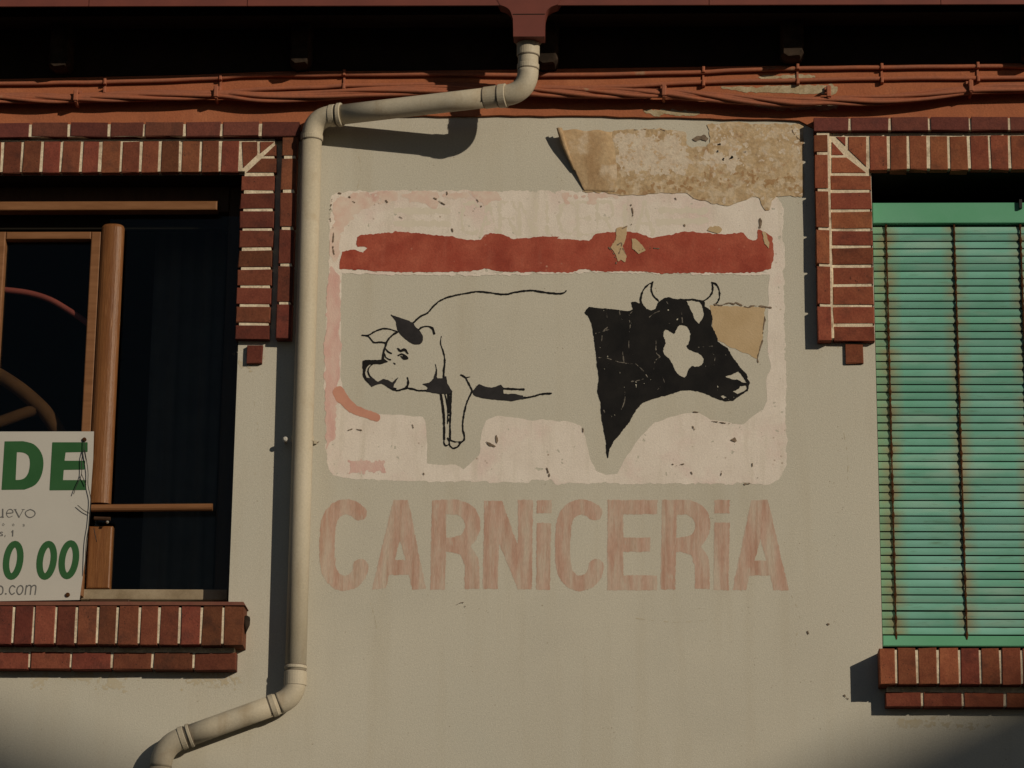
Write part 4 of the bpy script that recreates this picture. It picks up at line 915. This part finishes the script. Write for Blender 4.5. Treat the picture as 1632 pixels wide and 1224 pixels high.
paint('paint_remnant', lambda X, Y: np.minimum(tanf(X, Y)-1, up(X, Y)*.5+rag(X, Y, 7, 16, 3)+rag(X, Y, 6, 5, 5)-1), (960, 195, 1200, 300), L0*6.6, M['remnant'], house, res=1.1)
paint('paint_remnant', lambda X, Y: np.minimum(tanf(X, Y)-1.5, rag(X, Y, 6, 11, 6)+rag(X, Y, 4, 3.6, 1)-5.2), (1120, 190, 1290, 330), L0*6.6, M['remnant'], house, res=1.1)
M['rusty'] = mat('brown_render_stain', (0.33, 0.20, 0.10), (0.40, 0.27, 0.15), 26, 0.95, fine=.2)
low = lambda X, Y: np.minimum(14-np.abs(Y-(292+12*np.sin(X*.02))), 40)
paint('brown_stain', lambda X, Y: np.minimum(tanf(X, Y)-1.5, np.minimum(low(X, Y), 5)+rag(X, Y, 6, 10, 2)+rag(X, Y, 6, 4, 4)-7.5), (955, 230, 1285, 335), L0*6.9, M['rusty'], house, res=1.1, kind='stuff')
def flap():
    nu, nv = 26, 24; v, f = [], []
    for j in range(nv+1):
        t = j/nv
        Lx, Ly = 128+(262-128)*t**1.15, 103+(462-103)*t; Rx, Ry = 432+25*math.sin(t*2.2)+30*t, 108+(470-108)*t
        for i in range(nu+1):
            s = i/nu; x = Rx+(Lx-Rx)*s; y = Ry+(Ly-Ry)*s+5*math.sin(x*.05)*(1-t)
            k = (1-t)**1.15
            lift = .0008+.006*min(1, s*5)*(.3+k)+.029*k*s**1.8+.004*math.sin(s*3.1)*k
            X_, Y_ = zb_([(x, y)])[0]
            v.append(P(X_, Y_, 0)+Vector((-.010*k*s, -lift, -.28*lift)))
    for j in range(nv):
        for i in range(nu): a = j*(nu+1)+i; f.append((a, a+nu+1, a+nu+2, a+1)[::-1])
    o = mk('peeling_flap', v, f, M['tan3'], house, smooth=True, label='curled flap of peeling paint')
    md = o.modifiers.new('thick', 'SOLIDIFY'); md.thickness = .002
    # rolled tip at the top left
    q = [P(*zb_([(x, y)])[0], .0)+Vector((0, -d, -.28*d)) for x, y, d in ((118, 97, .038), (130, 140, .034), (145, 190, .028), (168, 250, .020), (205, 340, .010))]
    w_, fs = [], []
    n = 10
    for i, c in enumerate(q):
        r = (.009, .009, .008, .006, .003)[i]
        for kx in range(n+1):
            a = math.radians(-40+250*kx/n); w_.append(c+Vector((r*math.cos(a)*-1, -r*math.sin(a)*.9, 0)))
    for i in range(len(q)-1):
        for kx in range(n): a = i*(n+1)+kx; fs.append((a, a+1, a+n+2, a+n+1))
    o = mk('curled_edge', w_, fs, M['tan3'], house, smooth=True); md = o.modifiers.new('thick', 'SOLIDIFY'); md.thickness = .0015
flap()
marks = union(poly(zb_([(900, 155), (925, 138), (975, 128), (1003, 150), (985, 168), (955, 158), (925, 168)])), poly(zb_([(1296, 625), (1306, 618), (1316, 640), (1312, 682), (1298, 680)])),
    poly(zl([(1040, 235), (1075, 248), (1108, 270), (1112, 280), (1070, 270)])), poly(zl([(1106, 205), (1116, 200), (1126, 240), (1118, 262), (1108, 235)])), stroke(zl([(200, 178), (245, 166), (295, 176)]), 1.3), stroke(zl([(602, 140), (608, 160)]), 1.5, sm=1), stroke(zl([(1420, 405), (1438, 450), (1440, 490)]), 1.6), stroke(zl([(1440, 470), (1475, 468)]), 1.2, sm=1), stroke(zl([(668, 430), (676, 458)]), 1.4, sm=1),
    poly(zr([(1155, 232), (1185, 218), (1210, 238), (1195, 252), (1170, 240)])), stroke(zr([(808, 380), (835, 388), (885, 380)]), 1.2), stroke(zr([(930, 60), (965, 66)]), 2.2, sm=1), stroke(zr([(1050, 118), (1110, 128), (1185, 135)]), 1.2), stroke(zr([(262, 160), (270, 200)]), 2.2, 1, sm=1), stroke(zr([(45, 405), (60, 460), (100, 480)]), 1.5), stroke(zr([(1250, 503), (1280, 498)]), 2.5, sm=1), stroke(zr([(1108, 425), (1106, 452)]), 1.4, sm=1), stroke(zr([(1295, 365), (1298, 410)]), 1.2, sm=1), stroke(zr([(935, 150), (945, 170)]), 2, sm=1), stroke(zr([(925, 430), (932, 445)]), 2, sm=1), stroke(zr([(1330, 460), (1332, 475)]), 1.6, sm=1),
    stroke(za([(775, 545), (850, 595)]), 1.2, 2.2, sm=1), stroke(za([(1060, 560), (1092, 610)]), 1.2, 2.0, sm=1), stroke(za([(465, 560), (478, 580)]), 2.5, sm=1), stroke(za([(540, 660), (575, 685)]), 1.6, sm=1), stroke(za([(895, 740), (912, 790)]), 1.6, sm=1), stroke(za([(255, 575), (265, 582)]), 2, sm=1), stroke(za([(232, 545), (240, 552)]), 2, sm=1), stroke(za([(160, 520), (175, 525)]), 2.2, sm=1), stroke(za([(120, 560), (105, 680), (130, 760), (125, 880), (150, 960)]), 1.2), stroke(za([(865, 510), (868, 530)]), 1.4, sm=1),
    stroke(zb_([(410, 795), (440, 835), (455, 890)]), 1.6), stroke(zb_([(460, 780), (485, 770), (470, 830)]), 2.4), stroke(zb_([(490, 800), (515, 845)]), 1.8, sm=1), stroke(zb_([(545, 800), (580, 815), (640, 797), (740, 805)]), 1.6, .8), stroke(zb_([(470, 690), (520, 668)]), 1.0, sm=1), stroke(zb_([(535, 100), (600, 100), (690, 92), (740, 106)]), 1.2), stroke(zb_([(1490, 75), (1500, 120), (1545, 165)]), 1.2), stroke(zb_([(800, 500), (815, 520)]), 2, sm=1), stroke(zb_([(540, 540), (552, 590), (545, 660)]), 1.4, 1.8), stroke(zb_([(855, 660), (862, 670)]), 2.2, sm=1),
    stroke([(1319, 994), (1321, 995)], 2.9, sm=1), stroke([(1287.5, 1007), (1288.5, 1009)], 2.9, sm=1), stroke([(725, 965), (738, 960), (742, 972), (738, 985)], 1.0), stroke([(503, 706), (509, 704)], 3, sm=1), stroke([(1345, 1108), (1352, 1114)], 3, 1.5, sm=1))
paint('paint_flake', lambda X, Y: marks(X, Y)+rag(X, Y, .9, 3.2, 1)-.25, (495, 190, 1365, 1125), L0*8, M['chip'], sign, res=1.0, kind='stuff')
for q_ in ([(455, 680), (518, 668), (515, 720), (492, 788), (515, 850), (505, 882), (480, 868), (462, 880), (446, 830), (418, 795), (450, 750)], [(545, 745), (565, 742), (592, 765), (628, 812), (585, 835), (550, 800)], [(985, 695), (1010, 672), (1060, 668), (1080, 690), (1072, 705), (1050, 712)], [(1315, 700), (1335, 705), (1358, 770), (1355, 800), (1330, 770)]):
    q_ = zb_(q_); bx_ = [c[0] for c in q_]; by_ = [c[1] for c in q_]
    paint('lifted_paint', rough_edge(poly(q_), .7, 4), (min(bx_)-5, min(by_)-5, max(bx_)+5, max(by_)+5), .003, M['tan2'], sign, res=.9)
hair = [[(1262, 950), (1275, 985), (1268, 1030), (1284, 1090)], [(590, 960), (600, 1000), (592, 1040)], [(1010, 985), (1080, 992), (1150, 985)], [(405, 640), (412, 700), (406, 760)], [(560, 225), (575, 262), (570, 300)], [(1345, 690), (1352, 740), (1346, 800)]]
paint('hairline_crack', union(*[lambda X, Y, s_=stroke(q, .9, .4): s_(X, Y)+rag(X, Y, .7, 5, 4)-.15 for q in hair]), (395, 215, 1360, 1100), L0*1.1, M['stain'], house, res=.9, kind='stuff')
# brown damp stains under the sills and the dentil bricks
st = union(*[lambda X, Y, c=c: 1-np.hypot((X-c[0])/c[2], (Y-c[1])/c[3]) for c in ((65, 1083, 16, 12), (180, 1086, 30, 15), (330, 1082, 40, 14), (135, 1079, 20, 10), (400, 574, 20, 18), (1470, 1152, 45, 9), (1530, 1156, 40, 6), (1346, 556, 8, 16))])
paint('damp_stain', lambda X, Y: st(X, Y)*7+rag(X, Y, 4.0, 11, 2)+rag(X, Y, 6, 3.4, 5)-3.2, (20, 545, 1600, 1175), L0*1.2, M['stain'], house, res=1.6, kind='stuff')

# ================================================================== houses across the street: their gables shade the foot of the picture
def opposite(px_a, py_a, px_b, py_b, rise_to, eave_at, label, grp):
    t = 21.0
    off = Vector((KX, -1, KZ))*t
    A, B = P(px_a, py_a)+off, P(px_b, py_b)+off
    s = (B.z-A.z)/(B.x-A.x)                       # slope of the verge that meets the light
    apx = A.x+rise_to; apz = A.z+s*rise_to
    ev = A.x+eave_at; evz = A.z+s*eave_at
    half = abs(ev-apx); x0, x1 = apx-half, apx+half; y0, y1 = -t, -t-9
    h = thing('house', label, 'house', (apx, y0-4, 0), grp)
    MB().add([(x0+.15, y0-.15, 0), (x1-.15, y0-.15, 0), (x1-.15, y0-.15, evz-.1), (apx, y0-.15, apz-.12), (x0+.15, y0-.15, evz-.1), (x0+.15, y1, 0), (x1-.15, y1, 0), (x1-.15, y1, evz-.1), (apx, y1, apz-.12), (x0+.15, y1, evz-.1)],
             [(4, 3, 2, 1, 0), (5, 6, 7, 8, 9), (0, 5, 9, 4), (2, 7, 6, 1)]).build('wall', M['opp'], h)
    for sx in (x0, x1):
        MB().add([(sx, y0, evz-.12), (apx, y0, apz-.12), (apx, y0, apz), (sx, y0, evz), (sx, y1, evz-.12), (apx, y1, apz-.12), (apx, y1, apz), (sx, y1, evz)],
                 [(0, 1, 2, 3), (7, 6, 5, 4), (3, 2, 6, 7), (4, 5, 1, 0), (0, 3, 7, 4), (1, 5, 6, 2)]).build('roof', M['roof'], h)
    for wx in (-1.7, 1.7):
        for wz in (1.2, 4.1, 7.0):
            x = apx+wx; o = MB().box((x-.5, y0-.149, wz), (x+.5, y0-.10, wz+1.4)).build('window', M['darkframe'], h)
            MB().box((x-.42, y0-.099, wz+.08), (x+.42, y0-.095, wz+1.32)).build('pane', M['glass'], o)
    MB().box((apx-.5, y0-.149, .14), (apx+.5, y0-.09, 2.2)).build('door', M['darkframe'], h)
opposite(0, 1156, 215, 1240, -3.2, 2.0, 'gabled plaster house across the street, the left of two', 'houses across the street')
opposite(1632, 1150, 1440, 1256, 2.6, -2.6, 'gabled plaster house across the street, the right of two', 'houses across the street')
